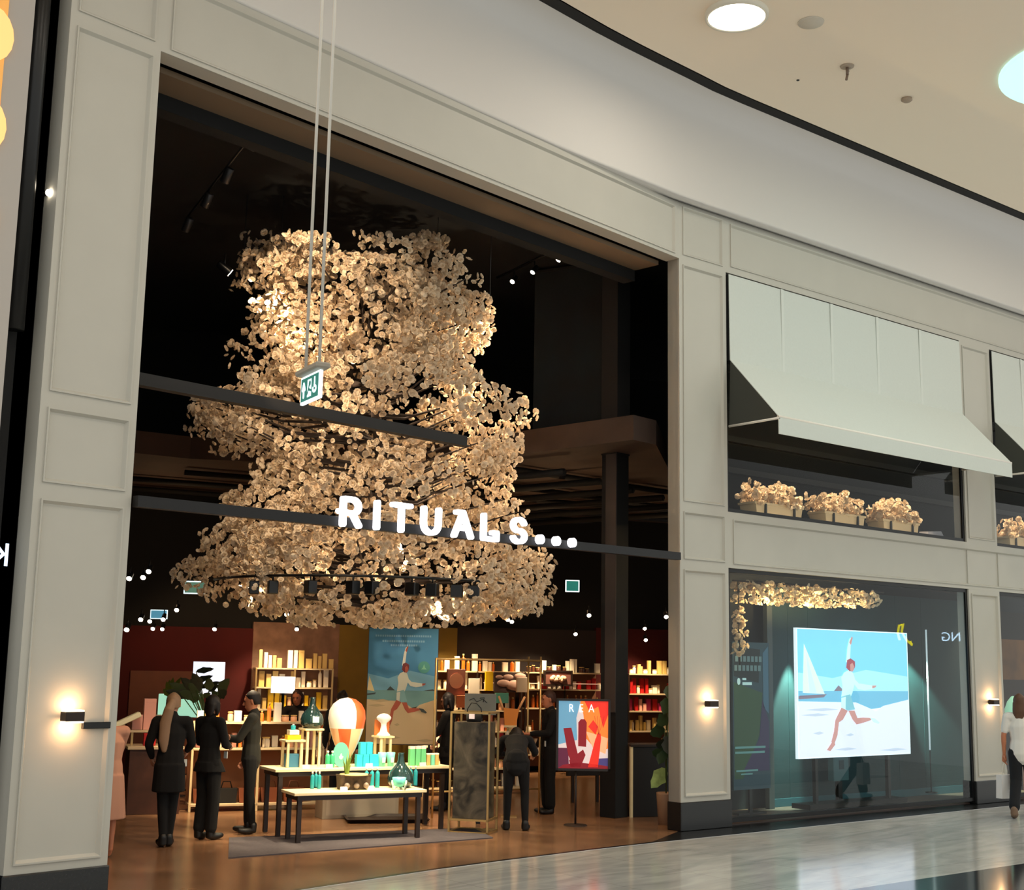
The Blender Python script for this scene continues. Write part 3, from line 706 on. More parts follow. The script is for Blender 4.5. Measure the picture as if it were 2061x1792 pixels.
c = flr(1705, 133, 9.84); t = thing('sprinkler', 'small sprinkler head with bracket hanging from the ceiling', 'sprinkler', c)
MB().lathe([(.09, 0), (.085, -.015), (.03, -.02)], 20).build('rosette', mat('grille_beige', rgb(170, 155, 138), .7), t)
w = MB(); w.tube([(0, 0, 0), (0, 0, -.12)], .02, 8); w.tube([(0, 0, -.05), (.09, .03, -.03)], .014, 6); w.tube([(0, 0, -.12), (-.03, 0, -.2)], .018, 6); w.build('nozzle', mat('dull_brass', rgb(120, 100, 85), .5), t)
c = flr(1825, 198, 9.84); t = thing('smoke_detector', 'small round dark beige detector on the ceiling', 'smoke detector', c)
MB().lathe([(.07, 0), (.075, -.03), (.05, -.05), (.001, -.052)], 24).build('body', mat('detector_beige', rgb(165, 148, 130), .7), t)
c = flr(1606, 161, 9.84); t = thing('ceiling_screw', 'tiny dark dot on the ceiling left of the sprinkler', 'fitting', c); MB().lathe([(.02, 0), (.02, -.01), (.001, -.012)], 10).build('cap', steelm, t)

# =================================================================== LEFT NEIGHBOUR
nb = mat('neighbour_pale_panel', rgb(178, 172, 166), .7)
w = MB(); w.box(-10.6, -9.50, .02, .4, 2.0, 9.8); w.box(-12.5, -9.66, .0, .3, 0, .9)
struct('wall_neighbour', w, blackm) if False else None
w = MB(); w.box(-9.72, -9.485, .0, .3, 3.6, 10.2); w.box(-13, -9.72, .0, .3, 6.62, 6.78)
struct('wall_neighbour', w, nb)
t = thing('neighbour_screen', 'warm yellow lit screen with pale circles at the left edge', 'screen', (-10.6, -.02, 6.9))
w = MB(); w.box(-1.1, .875, 0, .05, -2.6, 3.2); w.build('panel', mat('amber_screen', rgb(225, 160, 80), .5, emis=.45, ecol=rgb(225, 160, 80)), t)
for i in range(4):
    for j in range(7): MB().poly([(.74-.5*i+.2*cos(a), 2.75-.8*j+.25*sin(a)) for a in np.linspace(0, 2*pi, 18)[:-1]], -.012, 0, .01).build('circle', mat('amber_circle', rgb(250, 200, 125), .5, emis=.6, ecol=rgb(250, 200, 125)), t)
t = thing('drainpipe', 'thick black round column in the gap left of the white pier', 'pipe', (-9.38, .12, 4.8))
w = MB(); w.tube([(0, 0, 0), (0, 0, 5.4)], .085, 20); w.build('pipe', blackg, t)
w = MB(); w.box(-.14, .22, .1, .3, -4.8, 5.4); w.build('back_channel', blackm, t)
t = thing('dark_glass_panel', 'dark glass front of the neighbouring shop at the left edge', 'glass panel', (-10.6, .06, 2.3))
box(-2, 1.08, 0, .03, -2.25, 1.28).build('pane', mat('black_mirror_glass', rgb(6, 6, 8), .06), t)
P = ony(99, 388, .12); t = thing('pier_spotlight', 'small lit lamp half hidden behind the left edge of the white pier', 'spotlight', (P[0], .12, P[2]))
MB().sphere((0, 0, 0), .032, 10, 8).build('bulb', bulb, t); MB().tube([(0, .02, 0), (0, .16, .02)], .02, 8).build('arm', blackg, t)
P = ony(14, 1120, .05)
blu = mat('reflection_glow', (1, 1, 1), .5, emis=1.2, ecol=rgb(170, 200, 235))
t = thing('painted_reflection', 'pale blue mirrored letter K painted as a reflection on the dark glass at the left edge', 'sign', (P[0]-.06, .05, P[2]), 0)
text('letter', 'K', .27, blu, t, None, .004, mirror=True)  # glowing mirrored letter set on the glass in place of a reflection
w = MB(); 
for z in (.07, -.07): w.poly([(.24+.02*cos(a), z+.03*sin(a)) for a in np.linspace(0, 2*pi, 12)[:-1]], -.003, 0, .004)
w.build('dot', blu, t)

# =================================================================== SHOW WINDOW (behind the right glass)
def tR(name, label, cat, s, y, z, group=None, dr=0.): return thing(name, label, cat, rf(s, y, z), A2+dr, group)
# teal backdrop
s0, _ = onr(1545, 1400, 1.25); s1, _ = onr(1946, 1400, 1.25)
t = tR('backdrop_panel', 'dark teal backdrop wall washed with pale green light behind the beach screen', 'backdrop', s0, 1.25, 0.02)
wd = s1-s0
box(0, wd+.5, 0, .05, .12, 3.35).build('panel', mat('teal_backdrop', rgb(22, 54, 58), .7, noise=.35, nscale=1.1), t)
box(0, wd+.5, -.02, .05, .0, .12).build('plinth', mat('teal_plinth', rgb(40, 88, 98), .5), t)
for x in (.5, 1.0, 3.35, 4.1): box(x-.004, x+.004, -.004, 0, .12, 3.35).build('panel_joint', mat('teal_joint', rgb(22, 62, 66), .7), t)
# light from behind the screen on the backdrop
for (su, sv), (tu, tv) in (((1625, 1262), (1578, 1470)), ((1812, 1262), (1885, 1480))):
    p = onr(su, sv, .95); q = onr(tu, tv, 1.25)
    lamp('SPOT', 'backdrop_wash', rf(p[0], .95, p[1]), 1500, rgb(205, 245, 222), .03, rf(q[0], 1.25, q[1]), 30, .6)
# beach screen
Mbeach = {k: mat(k, c, .5, emis=e*.78, ecol=c) for k, c, e in (
    ('screen_sky_blue', rgb(120, 200, 240), 1.1), ('screen_low_sky', rgb(160, 218, 244), 1.1), ('screen_sea', rgb(110, 180, 215), 1.0), ('screen_sand', rgb(222, 226, 246), 1.0),
    ('screen_sand_shade', rgb(190, 200, 222), 1.0), ('screen_sail', rgb(214, 224, 222), 1.0), ('screen_hull', rgb(128, 118, 136), .9), ('screen_skin', rgb(196, 142, 140), .95),
    ('screen_hair', rgb(160, 76, 90), .9), ('screen_cloth', rgb(196, 232, 238), 1.05), ('screen_cloth_shade', rgb(130, 190, 208), 1.0), ('screen_border', rgb(226, 240, 250), 1.1))}
def beach(mats, W_, H_, tall, prefix):
    """picture of a leaping woman on a beach; returns a builder, local x 0..W_, z 0..H_"""
    w = MB(); X = lambda a: a*W_; Z = lambda b: b*H_
    K = {k: i for i, k in enumerate(mats)}
    w.box(0, W_, 0, .05, 0, H_, K['border'])
    def P(pts, k, lay): w.poly([(X(a), Z(b)) for a, b in pts], -.002-.0012*lay, K[k])
    e = .008
    hz = .46 if tall else .515
    P([(e, hz), (1-e, hz), (1-e, 1-e), (e, 1-e)], 'sky', 0)
    P([(e, hz), (1-e, hz), (1-e, hz+.12), (.6, hz+.17), (.3, hz+.1), (e, hz+.14)], 'lowsky', 1)
    P([(e, hz-.12), (.35, hz-.1), (.6, hz-.15), (1-e, hz-.1), (1-e, hz), (e, hz)], 'sea', 1)
    P([(e, e), (1-e, e), (1-e, hz-.07), (.75, hz-.12), (.68, hz-.16), (.5, hz-.09), (e, hz-.08)], 'sand', 2)
    for x0, z0, l in ((.05, .37, .3), (.02, .33, .25), (.12, .19, .1), (.4, .17, .08), (.3, .06, .2), (.7, .04, .27)):
        P([(x0, z0), (x0+l*.5, z0-.012), (x0+l, z0), (x0+l*.6, z0+.014)], 'shade', 3)
    if not tall:
        P([(.045, .5), (.06, .88), (.23, .49)], 'sail', 3); P([(.1, .5), (.075, .82), (.16, .5)], 'cloth', 4)
        P([(.0+e, .465), (.2, .47), (.25, .49), (.02, .478)], 'hull', 4); P([(e, .45), (.22, .465), (.24, .485), (e, .475)], 'hull', 4)
        P([(.31, .515), (.35, .56), (.4, .515)], 'hull', 3)
        C = lambda a, b: (a, b)
    else:
        P([(.0+e, hz), (.03, hz+.12), (.11, hz-.01)], 'sail', 3); P([(e, hz-.03), (.13, hz-.02), (.12, hz-.035), (e, hz-.045)], 'hull', 4)
        P([(.28, hz), (.33, hz+.035), (.4, hz)], 'hull', 3); P([(.8, hz), (.93, hz+.015), (1-e, hz)], 'hull', 3)
        C = lambda a, b: ((a-.43)*1.28+.5, (b-.52)*.82+.49)
    def F(pts, k, lay): P([C(a, b) for a, b in pts], k, lay)
    F([(.42, .74), (.435, .86), (.455, .93), (.475, .94), (.465, .87), (.455, .76)], 'cloth', 5)       # raised arm
    F([(.452, .90), (.475, .95), (.485, .94), (.468, .88)], 'skin', 6)
    F([(.40, .66), (.44, .68), (.48, .66), (.50, .6), (.47, .5), (.44, .44), (.37, .46), (.385, .56), (.375, .62)], 'cloth', 5)
    F([(.47, .63), (.53, .575), (.6, .565), (.66, .56), (.66, .53), (.58, .52), (.52, .53), (.48, .58)], 'cloth', 6)
    F([(.65, .56), (.69, .56), (.68, .545), (.65, .535)], 'skin', 7)
    F([(.37, .47), (.45, .49), (.49, .37), (.43, .36), (.37, .385)], 'cshade', 6); F([(.37, .46), (.41, .47), (.405, .37), (.37, .385)], 'cloth', 7)
    F([(.42, .70), (.43, .76), (.46, .775), (.5, .75), (.5, .71), (.485, .68), (.45, .67)], 'hair', 6)
    F([(.455, .68), (.455, .725), (.475, .74), (.492, .71), (.485, .68), (.47, .665)], 'skin', 7)
    F([(.37, .385), (.425, .36), (.38, .29), (.345, .27), (.33, .17), (.30, .10), (.275, .12), (.30, .2), (.315, .29)], 'skin', 6)   # rear leg
    F([(.29, .13), (.31, .1), (.265, .05), (.235, .06)], 'skin', 7)
    F([(.43, .36), (.485, .36), (.51, .3), (.56, .305), (.63, .30), (.64, .285), (.57, .265), (.5, .25), (.465, .29)], 'skin', 6)
    F([(.62, .305), (.67, .295), (.71, .262), (.7, .25), (.65, .265)], 'cloth' if not tall else 'hull', 7)
    return w
names = ['border', 'sky', 'lowsky', 'sea', 'sand', 'shade', 'sail', 'hull', 'skin', 'hair', 'cloth', 'cshade']
mats_screen = [Mbeach[k] for k in ('screen_border', 'screen_sky_blue', 'screen_low_sky', 'screen_sea', 'screen_sand', 'screen_sand_shade', 'screen_sail', 'screen_hull', 'screen_skin', 'screen_hair', 'screen_cloth', 'screen_cloth_shade')]
ys = .55
sa, za = onr(1602, 1263, ys); sb, zb = onr(1833, 1521, ys); sc_, zc_ = onr(1607, 1525, ys); sd, zd = onr(1826, 1275, ys)
zlo = (zb+zc_)/2; zhi = (za+zd)/2
t = tR('display_screen', 'large bright screen with a woman leaping on a beach beside a sailboat', 'screen', sa, ys, zlo)
beach({k: 0 for k in names}, sb-sa, zhi-zlo, False, '').build('panel', mats_screen, t)
w = MB()
for x in (.5, sb-sa-.5): w.box(x-.03, x+.03, .06, .12, -zlo+.03, .6)
for i_, x in enumerate((.5, sb-sa-.5)): box(x-.03, x+.03, .06, .12, -zlo+.12, .6).build('support_post', blackg, t)
box(.2, sb-sa-.2, -.05, .3, -zlo+.05, -zlo+.12).build('foot_plate', blackg, t)
box(.5, sb-sa-.5, .05, .1, .3, .5).build('bracket', blackg, t)
# slim standing poster at the left of the window
s0, z1 = onr(1476, 1292, .55); s1, _ = onr(1549, 1295, .55)
t = tR('standing_poster', 'dark blue-green and purple standing poster behind the left end of the show window glass', 'poster', s0-.02, .55, .05)
wd = s1-s0; hg = z1-.05
pm = [mat('poster_blue_grey', rgb(44, 72, 88), .6), mat('poster_green', rgb(52, 84, 62), .6), mat('poster_purple', rgb(60, 52, 92), .6), mat('poster_dark', rgb(22, 36, 44), .6), mat('poster_white_print', rgb(180, 215, 220), .6, emis=.25), mat('poster_light_blue', rgb(70, 110, 140), .6)]
w = MB(); w.box(0, wd, 0, .03, .35, hg, 0)
w.poly([(.02, .5), (wd*.25, .5), (wd*.7, 1.1), (wd*.8, 1.7), (.02, 1.85)], -.002, 1); w.poly([(wd*.25, .6), (wd*.97, .6), (wd*.97, 1.3), (wd*.8, 1.6), (wd*.7, 1.05)], -.003, 2)
w.poly([(.02, hg*.8), (wd*.7, hg*.76), (wd*.75, hg-.1), (.02, hg-.06)], -.002, 3); w.poly([(wd*.82, 1.5), (wd*.97, 1.4), (wd*.97, hg-.05), (wd*.82, hg-.15)], -.003, 5)
w.build('printed_board', pm, t)
w = MB()
for k in range(7): w.box(.05+k*.085, .11+k*.085, -.006, -.004, hg-.28, hg-.20, 0)
for k in range(7): w.box(.03+k*.085, .09+k*.085, -.006, -.004, hg-.41, hg-.33, 0)
w.build('print_line', mat('poster_text_grey', rgb(105, 135, 145), .6), t)
w = MB(); w.poly([(.12+.035*cos(a), hg-.56+.05*sin(a)) for a in np.linspace(0, 2*pi, 14)[:-1]], -.006, 0); w.box(.2, .28, -.006, -.004, hg-.54, hg-.51); w.box(.2, .4, -.006, -.004, hg-.61, hg-.57); w.build('print_emblem', pm[4], t)
w = MB(); w.box(.03, wd*.86, -.006, -.004, .92, .95); w.box(.03, wd*.84, -.006, -.004, .85, .88); w.box(.05, wd*.65, -.006, -.004, .6, .625); w.box(.15, wd*.5, -.006, -.004, .555, .575); w.build('print_footer', mat('poster_footer', rgb(100, 150, 155), .6, emis=.1), t)
box(.1, wd-.1, 0, .2, 0, .03).build('foot', blackg, t); box(wd/2-.03, wd/2+.03, .03, .06, 0, .4).build('post', blackg, t)
# thin column at the left of the backdrop
t = tR('slim_column', 'slim grey vertical post between the standing poster and the teal backdrop', 'column', onr(1546, 1400, 1.15)[0], 1.1, .02); box(-.06, .06, 0, .08, 0, 3.3).build('shaft', mat('grey_post', rgb(70, 78, 78), .6), t)
t = tR('light_tube', 'thin vertical white light tube right of the beach screen', 'light tube', onr(1868, 1400, .9)[0], .9, .1)
w = MB(); zz0 = onr(1873, 1510, .9)[1]-.1; zz1 = onr(1864, 1268, .9)[1]-.1
w.tube([(0, 0, zz0), (0, 0, zz1)], .014, 8); w.build('tube', mat('dim_light_tube', (1, 1, 1), .4, emis=.55, ecol=rgb(190, 215, 225)), t)
w = MB(); w.tube([(0, 0, 0), (0, 0, zz0)], .01, 6); w.build('stand', steelm, t); w = MB(); w.lathe([(.1, 0), (.1, .015)], 16); w.build('foot', steelm, t)
# garland of blossoms inside the top of the window
t = tR('blossom_garland', 'golden lit blossom garland along the inside top left of the show window', 'garland', 1.43, .3, 3.34)
n = 460; g = rng.uniform(size=(n, 3)); xx = g[:, 0]*3.2
p_ = np.stack([xx, (g[:, 1]-.5)*.35, -.33*g[:, 2]*(1-.25*g[:, 0])-.02], 1)
m_ = rng.uniform(size=(60, 3)); p2 = np.stack([m_[:, 0]*.2-.02, (m_[:, 1]-.5)*.12, -.35-.7*m_[:, 2]], 1)
p_ = np.concatenate([p_, p2]); Mx = Matrix.Translation(rf(1.43, .3, 3.34)) @ Matrix.Rotation(A2, 4, 'Z')
wp = np.array([tuple(Mx @ Vector(q)) for q in p_]); nn_ = rng.normal(size=(len(p_), 3)); nn_[:, 1] -= 1.2; nn_ /= np.linalg.norm(nn_, axis=1)[:, None]
idx = np.argsort(np.linalg.norm(wp-CAM, axis=1)); Rm = rand_rots(len(p_), nn_, .4)
for k in idx[:100]:
    o = bpy.data.objects.new('blossom', bpm); COL.objects.link(o); o.parent = t
    o.matrix_local = Matrix.Translation(Vector(p_[k].tolist())) @ Matrix(((*Rm[k][0], 0), (*Rm[k][1], 0), (*Rm[k][2], 0), (0, 0, 0, 1)))
r_ = idx[100:]; o = blossom_mass('blossoms', p_[r_], nn_[r_], np.full(len(r_), 1.), petalm, t); o['kind'] = 'stuff'
MB().tube([(-.05, 0, -.02), (3.5, 0, -.02)], .012, 6).build('cord', twigm, t); MB().tube([(.06, 0, -.02), (.08, 0, -1.2)], .01, 6).build('hanging_cord', twigm, t)
for x in (1.9, 2.9, 3.9): lamp('SPOT', 'garland_spot', rf(x, .12, 2.8), 60, rgb(255, 215, 150), .03, rf(x, .35, 3.2), 140, .6)
lamp('SPOT', 'garland_spot', rf(1.75, .1, 2.9), 30, rgb(255, 215, 150), .03, rf(1.5, .3, 2.7), 110, .6)
# room shell of the show window
w = MB(); w.box(1.85, 7.9, 1.42, 1.5, 0, ZW+.6); w.box(7.9, 13.5, 2.6, 2.7, 0, ZW+.6); w.box(.955, 13.5, .22, .9, ZW+.06, ZW+.2); w.box(1.85, 13.5, .9, 1.5, ZW+.06, ZW+.2)
struct('wall_show_window', w, mat('show_window_dark', rgb(20, 24, 27), .8), MR)
struct('floor_show_window', MB().box(.97, 13.4, .12, 1.25, .002, .018), mat('show_window_floor', rgb(90, 72, 62), .4), MR)
# pale storage box in front of the backdrop
s_, z_ = onr(1678, 1545, 1.1); t = tR('storage_cube', 'dim grey-green cube with dark square below the beach screen', 'cube', s_, .95, .06)
box(-.19, .19, 0, .12, .32, .78, .01).build('body', mat('dim_green_cube', rgb(62, 96, 100), .7), t); box(-.06, .06, -.004, 0, .5, .64).build('square_hole', mat('dim_teal_dark', rgb(30, 54, 60), .7), t)
box(-.05, .05, .03, .09, 0, .32).build('stem', blackg, t); box(-.15, .15, .0, .12, -.02, .01).build('base', blackg, t)

# things on the far side of the mall that the glass mirrors
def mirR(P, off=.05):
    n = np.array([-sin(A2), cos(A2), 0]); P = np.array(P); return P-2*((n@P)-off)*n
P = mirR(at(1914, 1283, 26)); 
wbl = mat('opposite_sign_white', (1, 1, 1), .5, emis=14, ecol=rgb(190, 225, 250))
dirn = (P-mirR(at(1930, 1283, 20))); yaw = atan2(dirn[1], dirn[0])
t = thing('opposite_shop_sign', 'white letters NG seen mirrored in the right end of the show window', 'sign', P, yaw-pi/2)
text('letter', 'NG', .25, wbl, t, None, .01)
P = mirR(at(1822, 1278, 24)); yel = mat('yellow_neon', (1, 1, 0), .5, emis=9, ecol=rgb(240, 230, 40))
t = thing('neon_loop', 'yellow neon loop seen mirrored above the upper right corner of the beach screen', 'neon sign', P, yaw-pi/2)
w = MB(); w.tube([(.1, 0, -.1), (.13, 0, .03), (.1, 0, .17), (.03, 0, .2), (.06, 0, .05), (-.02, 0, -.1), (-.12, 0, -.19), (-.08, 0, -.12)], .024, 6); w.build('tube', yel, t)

# =================================================================== SHOP FURNITURE
def tI(name, label, cat, t_, d_, z=0., group=None, dr=0.):
    return thing(name, label, cat, ipt(t_, d_, z), AI+dr, group)
struct('floor_rug', MB().box(0, 3.7, 0, 1.75, .001, .012), mat('grey_rug', rgb(74, 68, 70), .95, noise=.2, nscale=40), Matrix.Translation((-5.77, 1.68, 0)) @ Matrix.Rotation(R_(-15), 4, 'Z')) if False else None
t = thing('floor_rug', 'flat grey rug on the brown floor under the display tables', 'rug', (-5.77, 1.74, .001), R_(-13))
w = MB(); w.add([(0, 0, 0), (3.45, .12, 0), (3.75, 1.05, 0), (.62, 1.5, 0), (0, 0, .012), (3.45, .12, .012), (3.75, 1.05, .012), (.62, 1.5, .012)], [(3, 2, 1, 0), (4, 5, 6, 7), (0, 1, 5, 4), (1, 2, 6, 5), (2, 3, 7, 6), (3, 0, 4, 7)])
w.build('pile', mat('grey_rug', rgb(84, 78, 82), .95, noise=.2, nscale=40), t)

lit_top = mat('lit_cream_tabletop', rgb(240, 222, 178), .45)
def table(label, loc, rz, Lx, Ly, hz, leg=.05, group=None):
    t = thing('display_table', label, 'table', loc, rz, group)
    box(0, Lx, 0, Ly, hz-.035, hz, .004).build('tabletop', lit_top, t)
    for (x, y) in ((.06, .04), (Lx-.06-leg, .04), (.06, Ly-.04-leg), (Lx-.06-leg, Ly-.04-leg)):
        box(x, x+leg, y, y+leg, .012, hz-.09).build('leg', darkwood, t)
    w = MB(); w.box(.05, Lx-.05, .03, Ly-.03, hz-.09, hz-.035); w.build('apron', darkwood, t)
    return t
T1 = table('low walnut display table with lit cream top at the front of the shop', (-4.61, 2.14, .0), R_(-20.4), 1.66, .52, .58)
T2 = table('taller walnut display table with cream top behind the low table', (-4.44, 2.74, .0), R_(-19), 2.32, .62, .80)
M1 = Matrix.Translation((-4.61, 2.14, .58)) @ Matrix.Rotation(R_(-20.4), 4, 'Z')
M2 = Matrix.Translation((-4.44, 2.74, .80)) @ Matrix.Rotation(R_(-19), 4, 'Z')
def onT(M, x, y, z=0.): p = M @ Vector((x, y, z)); return (p.x, p.y, p.z+.001)
def uvT(M, u, v):       # point of an image position on a table top
    p = M.inverted() @ Vector(flr(u, v, M.translation.z).tolist()); return p.x, p.y

# ---- small goods
goods = {}
def bottle(label, cat, loc, col, h=.2, r=.035, cap=None, neck=.35, group=None, emis=0, name='bottle', rz=0):
    key = (name, col, round(h, 3), round(r, 3), cap, neck)
    if key in goods:
        return copy_tree(goods[key], loc, rz, label)
    t = thing(name, label, cat, loc, rz, group)
    MB().lathe([(.001, 0), (r*.96, 0), (r, .01), (r, h*.68), (r*.85, h*.76), (r*neck, h*.82), (r*neck, h*.88)], 12).build('body', col, t)
    MB().lathe([(r*neck*1.25, h*.87), (r*neck*1.25, h), (.001, h)], 10).build('cap', cap or whitem, t)
    goods[key] = t; return t
def carton(label, cat, loc, col, w_=.08, d_=.08, h=.2, rz=0, group=None, lid=None, name='box'):
    key = (name, col, round(w_, 3), round(d_, 3), round(h, 3), lid)
    if key in goods: return copy_tree(goods[key], loc, rz, label)
    t = thing(name, label, cat, loc, rz, group)
    box(-w_/2, w_/2, -d_/2, d_/2, 0, h*.86, .002).build('body', col, t)
    box(-w_/2-.001, w_/2+.001, -d_/2-.001, d_/2+.001, h*.86, h, .002).build('lid', lid or col, t)
    goods[key] = t; return t
teal = mat('teal_glass', rgb(40, 150, 160), .25); cyan = mat('cyan_carton', rgb(40, 190, 205), .5); mint = mat('mint_carton', rgb(120, 215, 190), .5)
green = mat('fresh_green_carton', rgb(110, 205, 140), .5); goldc = mat('gold_carton', rgb(210, 180, 110), .4); amber = mat('amber_glass', rgb(190, 95, 25), .25)
pinkc = mat('pink_carton', rgb(228, 165, 150), .5); redc = mat('red_carton', rgb(170, 22, 22), .45); yelc = mat('yellow_carton', rgb(235, 190, 20), .5)
whitec = mat('white_carton', rgb(240, 232, 215), .5); orangec = mat('orange_glass', rgb(225, 120, 50), .3); magc = mat('magenta_carton', rgb(170, 40, 90), .5); greyc = mat('grey_carton', rgb(120, 120, 112), .6)
tagm = mat('price_card', rgb(250, 245, 230), .5)
def card(loc, label, rz):
    t = thing('price_card', label, 'price card', loc, rz); w = MB(); w.loft([[(-.045, -.01, 0), (.045, -.01, 0), (.045, .012, 0), (-.045, .012, 0)], [(-.045, 0, .045), (.045, 0, .045), (.045, .004, .045), (-.045, .004, .045)]], 0, True, True, False); w.build('card', tagm, t); return t
# low table goods
rz1 = R_(-20.4)
for i, (u, lab) in enumerate(((628, 'left'), (635, 'middle'), (642, 'right'))):
    x, y = uvT(M1, u, 1588-(i % 2)*2); bottle('teal bottle, %s of the trio at the left end of the low table' % lab, 'bottle', onT(M1, x, y), teal, .2, .024)
for i, (u, lab) in enumerate(((737, 'left'), (748, 'middle'), (759, 'right'))):
    x, y = uvT(M1, u, 1586); bottle('teal bottle, %s of the trio in the middle of the low table' % lab, 'bottle', onT(M1, x, y), teal, .24, .028)
for i, (u, lab) in enumerate(((826, 'left'), (836, 'right'))):
    x, y = uvT(M1, u, 1582); bottle('teal bottle, %s one of the pair at the right end of the low table' % lab, 'bottle', onT(M1, x, y), teal, .24, .026)
for u, v, lab in ((692, 1592, 'in front of the planted crate'), (745, 1590, 'in front of the middle bottle trio'), (797, 1590, 'in front of the turquoise bowl')):
    x, y = uvT(M1, u, v); card(onT(M1, x, max(.02, y)), 'small white price card '+lab, rz1)
x, y = uvT(M1, 692, 1584)
t = thing('planted_crate', 'brown open crate with a spiky green plant on the low table', 'planter', onT(M1, x, .27), rz1)
w = MB(); w.loft([[(-.19*k, -.09*k, z), (.19*k, -.09*k, z), (.19*k, .09*k, z), (-.19*k, .09*k, z)] for k, z in ((.92, 0), (1, .15), (1.03, .155), (1.03, .175), (.95, .175), (.94, .13))], 0, True, True, False); w.build('crate', mat('olive_brown_wicker', rgb(80, 62, 42), .7, noise=.4, nscale=25), t)
for k in range(3):
    w = MB(); w.sphere((-.12+.12*k, -.11, .05), .036, 12, 8); w.build('jar', mat('smoky_glass_ball', rgb(140, 125, 110), .15), t)
w = MB(); w.lathe([(.18, .165), (.17, .18), (.001, .185)], 12); w.M = Matrix.Identity(4); w.build('moss', mat('gold_moss', rgb(190, 170, 120), .9), t)
w = MB()
for k in range(12):
    a = k*2.4; r0 = .02; L_ = .16+.05*(k % 3); x0 = -.09
    w.loft([[(x0+r0*cos(a)-.012*sin(a), r0*sin(a)+.012*cos(a), .17), (x0+r0*cos(a)+.012*sin(a), r0*sin(a)-.012*cos(a), .17)], [(x0+.04*cos(a)-.012*sin(a), .04*sin(a)+.012*cos(a), .17+L_*.6), (x0+.04*cos(a)+.012*sin(a), .04*sin(a)-.012*cos(a), .17+L_*.6)], [(x0+.07*cos(a), .07*sin(a), .17+L_), (x0+.07*cos(a)+.001, .07*sin(a), .17+L_)]], 0, False, False, False, closed=False)
w.build('leaves', mat('agave_green', rgb(120, 150, 60), .5), t)
# glass flask + turquoise bowl
darkgl = mat('smoked_teal_glass', rgb(28, 52, 52), .08, coat=.5)
def flask(label, loc, s=1., tagged=True):
    t = thing('glass_flask', label, 'flask', loc, rz1)
    MB().lathe([(.001, 0), (.10*s, .005), (.135*s, .05*s), (.14*s, .10*s), (.12*s, .16*s), (.07*s, .22*s), (.035*s, .27*s), (.028*s, .34*s), (.035*s, .36*s), (.001, .362*s)], 20).build('body', darkgl, t)
    if tagged: box(-.04*s, .04*s, -.15*s, -.142*s, .07*s, .14*s).build('label', mat('pale_mint_label', rgb(190, 235, 215), .5), t)
    MB().sphere((0, -.02*s, .2*s), .035*s, 10, 8).build('silver_knot', mat('silver_ribbon', rgb(225, 225, 220), .25, metal=.6), t)
    return t
x, y = uvT(M1, 795, 1583); flask('dark green glass flask with silver knot on the right half of the low table', onT(M1, x, .33), 1.15, False)
x, y = uvT(M1, 797, 1588)
t = thing('turquoise_bowl', 'turquoise bowl in a clear holder in front of the glass flask', 'bowl', onT(M1, x, .10), rz1)
MB().lathe([(.03, .03), (.07, .05), (.085, .14), (.08, .14), (.06, .06), (.001, .05)], 18).build('bowl', mat('turquoise_ceramic', rgb(110, 215, 195), .3), t)
for k in range(4):
    a = k*pi/2+.4; MB().tube([(.03*cos(a), .03*sin(a), .03), (.1*cos(a), .1*sin(a), .005), (.12*cos(a), .12*sin(a), .1)], .012, 6).build('prong', mat('pale_glass', rgb(200, 215, 200), .2), t)
# tall table goods
rz2 = R_(-19)
def riser(label, u0, u1, v0, zt, y_=.2, name='riser'):
    xa, _ = uvT(M2, u0, v0); xb, _ = uvT(M2, u1, v0); L_ = xb-xa; h_ = zt
    t = thing(name, label, 'stool', onT(M2, xa, y_), rz2)
    box(-.03, L_+.03, -.02, .24, h_-.025, h_, .003).build('top', creamm, t)
    for x in (.0, L_-.03):
        for y in (0, .2): box(x, x+.03, y, y+.03, 0, h_-.025).build('leg', creamm, t)
    return t, xa, L_, h_
r1, xa1, L1, h1 = riser('cream wooden stool riser at the left end of the taller table', 572, 606, 1545, .33)
r2, xa2, L2, h2 = riser('tall cream wooden stool riser carrying the dark glass flask', 620, 652, 1545, .46, .3)
r3, xa3, L3, h3 = riser('cream wooden stool riser carrying the white figurine, right of the balloon', 786, 812, 1545, .36, .3)
flask('dark green glass flask with pale label on the tall stool riser', onT(M2, xa2+L2/2, .4, h2), 1.05)
for i in range(2):
    carton(['yellow gift box on the left stool riser', 'flat cream box on top of the yellow gift box'][i], 'box', onT(M2, xa1+L1/2, .3, h1+(.06*i)), [yelc, whitec][i], .17-.05*i, .12, .055, rz2)
bottle('small teal jar standing on the boxes on the left stool riser', 'bottle', onT(M2, xa1+L1/2, .3, h1+.115), teal, .07, .03)
carton('dark blue gift box under the left stool riser', 'box', onT(M2, xa1+L1/2, .3, 0), mat('blue_carton', rgb(60, 120, 150), .5), .16, .12, .16, rz2)
t = thing('white_figurine', 'white lit diffuser figurine with round head on the right stool riser', 'figurine', onT(M2, xa3+L3/2, .4, h3), rz2)
MB().lathe([(.001, 0), (.09, 0), (.085, .015), (.05, .05), (.035, .13), (.04, .16), (.085, .2), (.095, .225), (.08, .25), (.04, .275), (.001, .28)], 20).build('body', mat('white_porcelain', rgb(245, 245, 235), .3, emis=.15), t)
box(-.1, .1, .05, .07, 0, .2).build('card_back', orangec, t)
t = thing('oval_card', 'oval teal card with small white emblem on the taller table', 'card', onT(M2, uvT(M2, 663, 1540)[0], .12), rz2)
w = MB(); w.poly([(.105*cos(a), .15+.15*sin(a)*(1 if sin(a) > 0 else 1)) for a in np.linspace(0, 2*pi, 28)[:-1]], 0, 0, .015); w.build('card', mat('sage_card', rgb(92, 165, 150), .6), t)
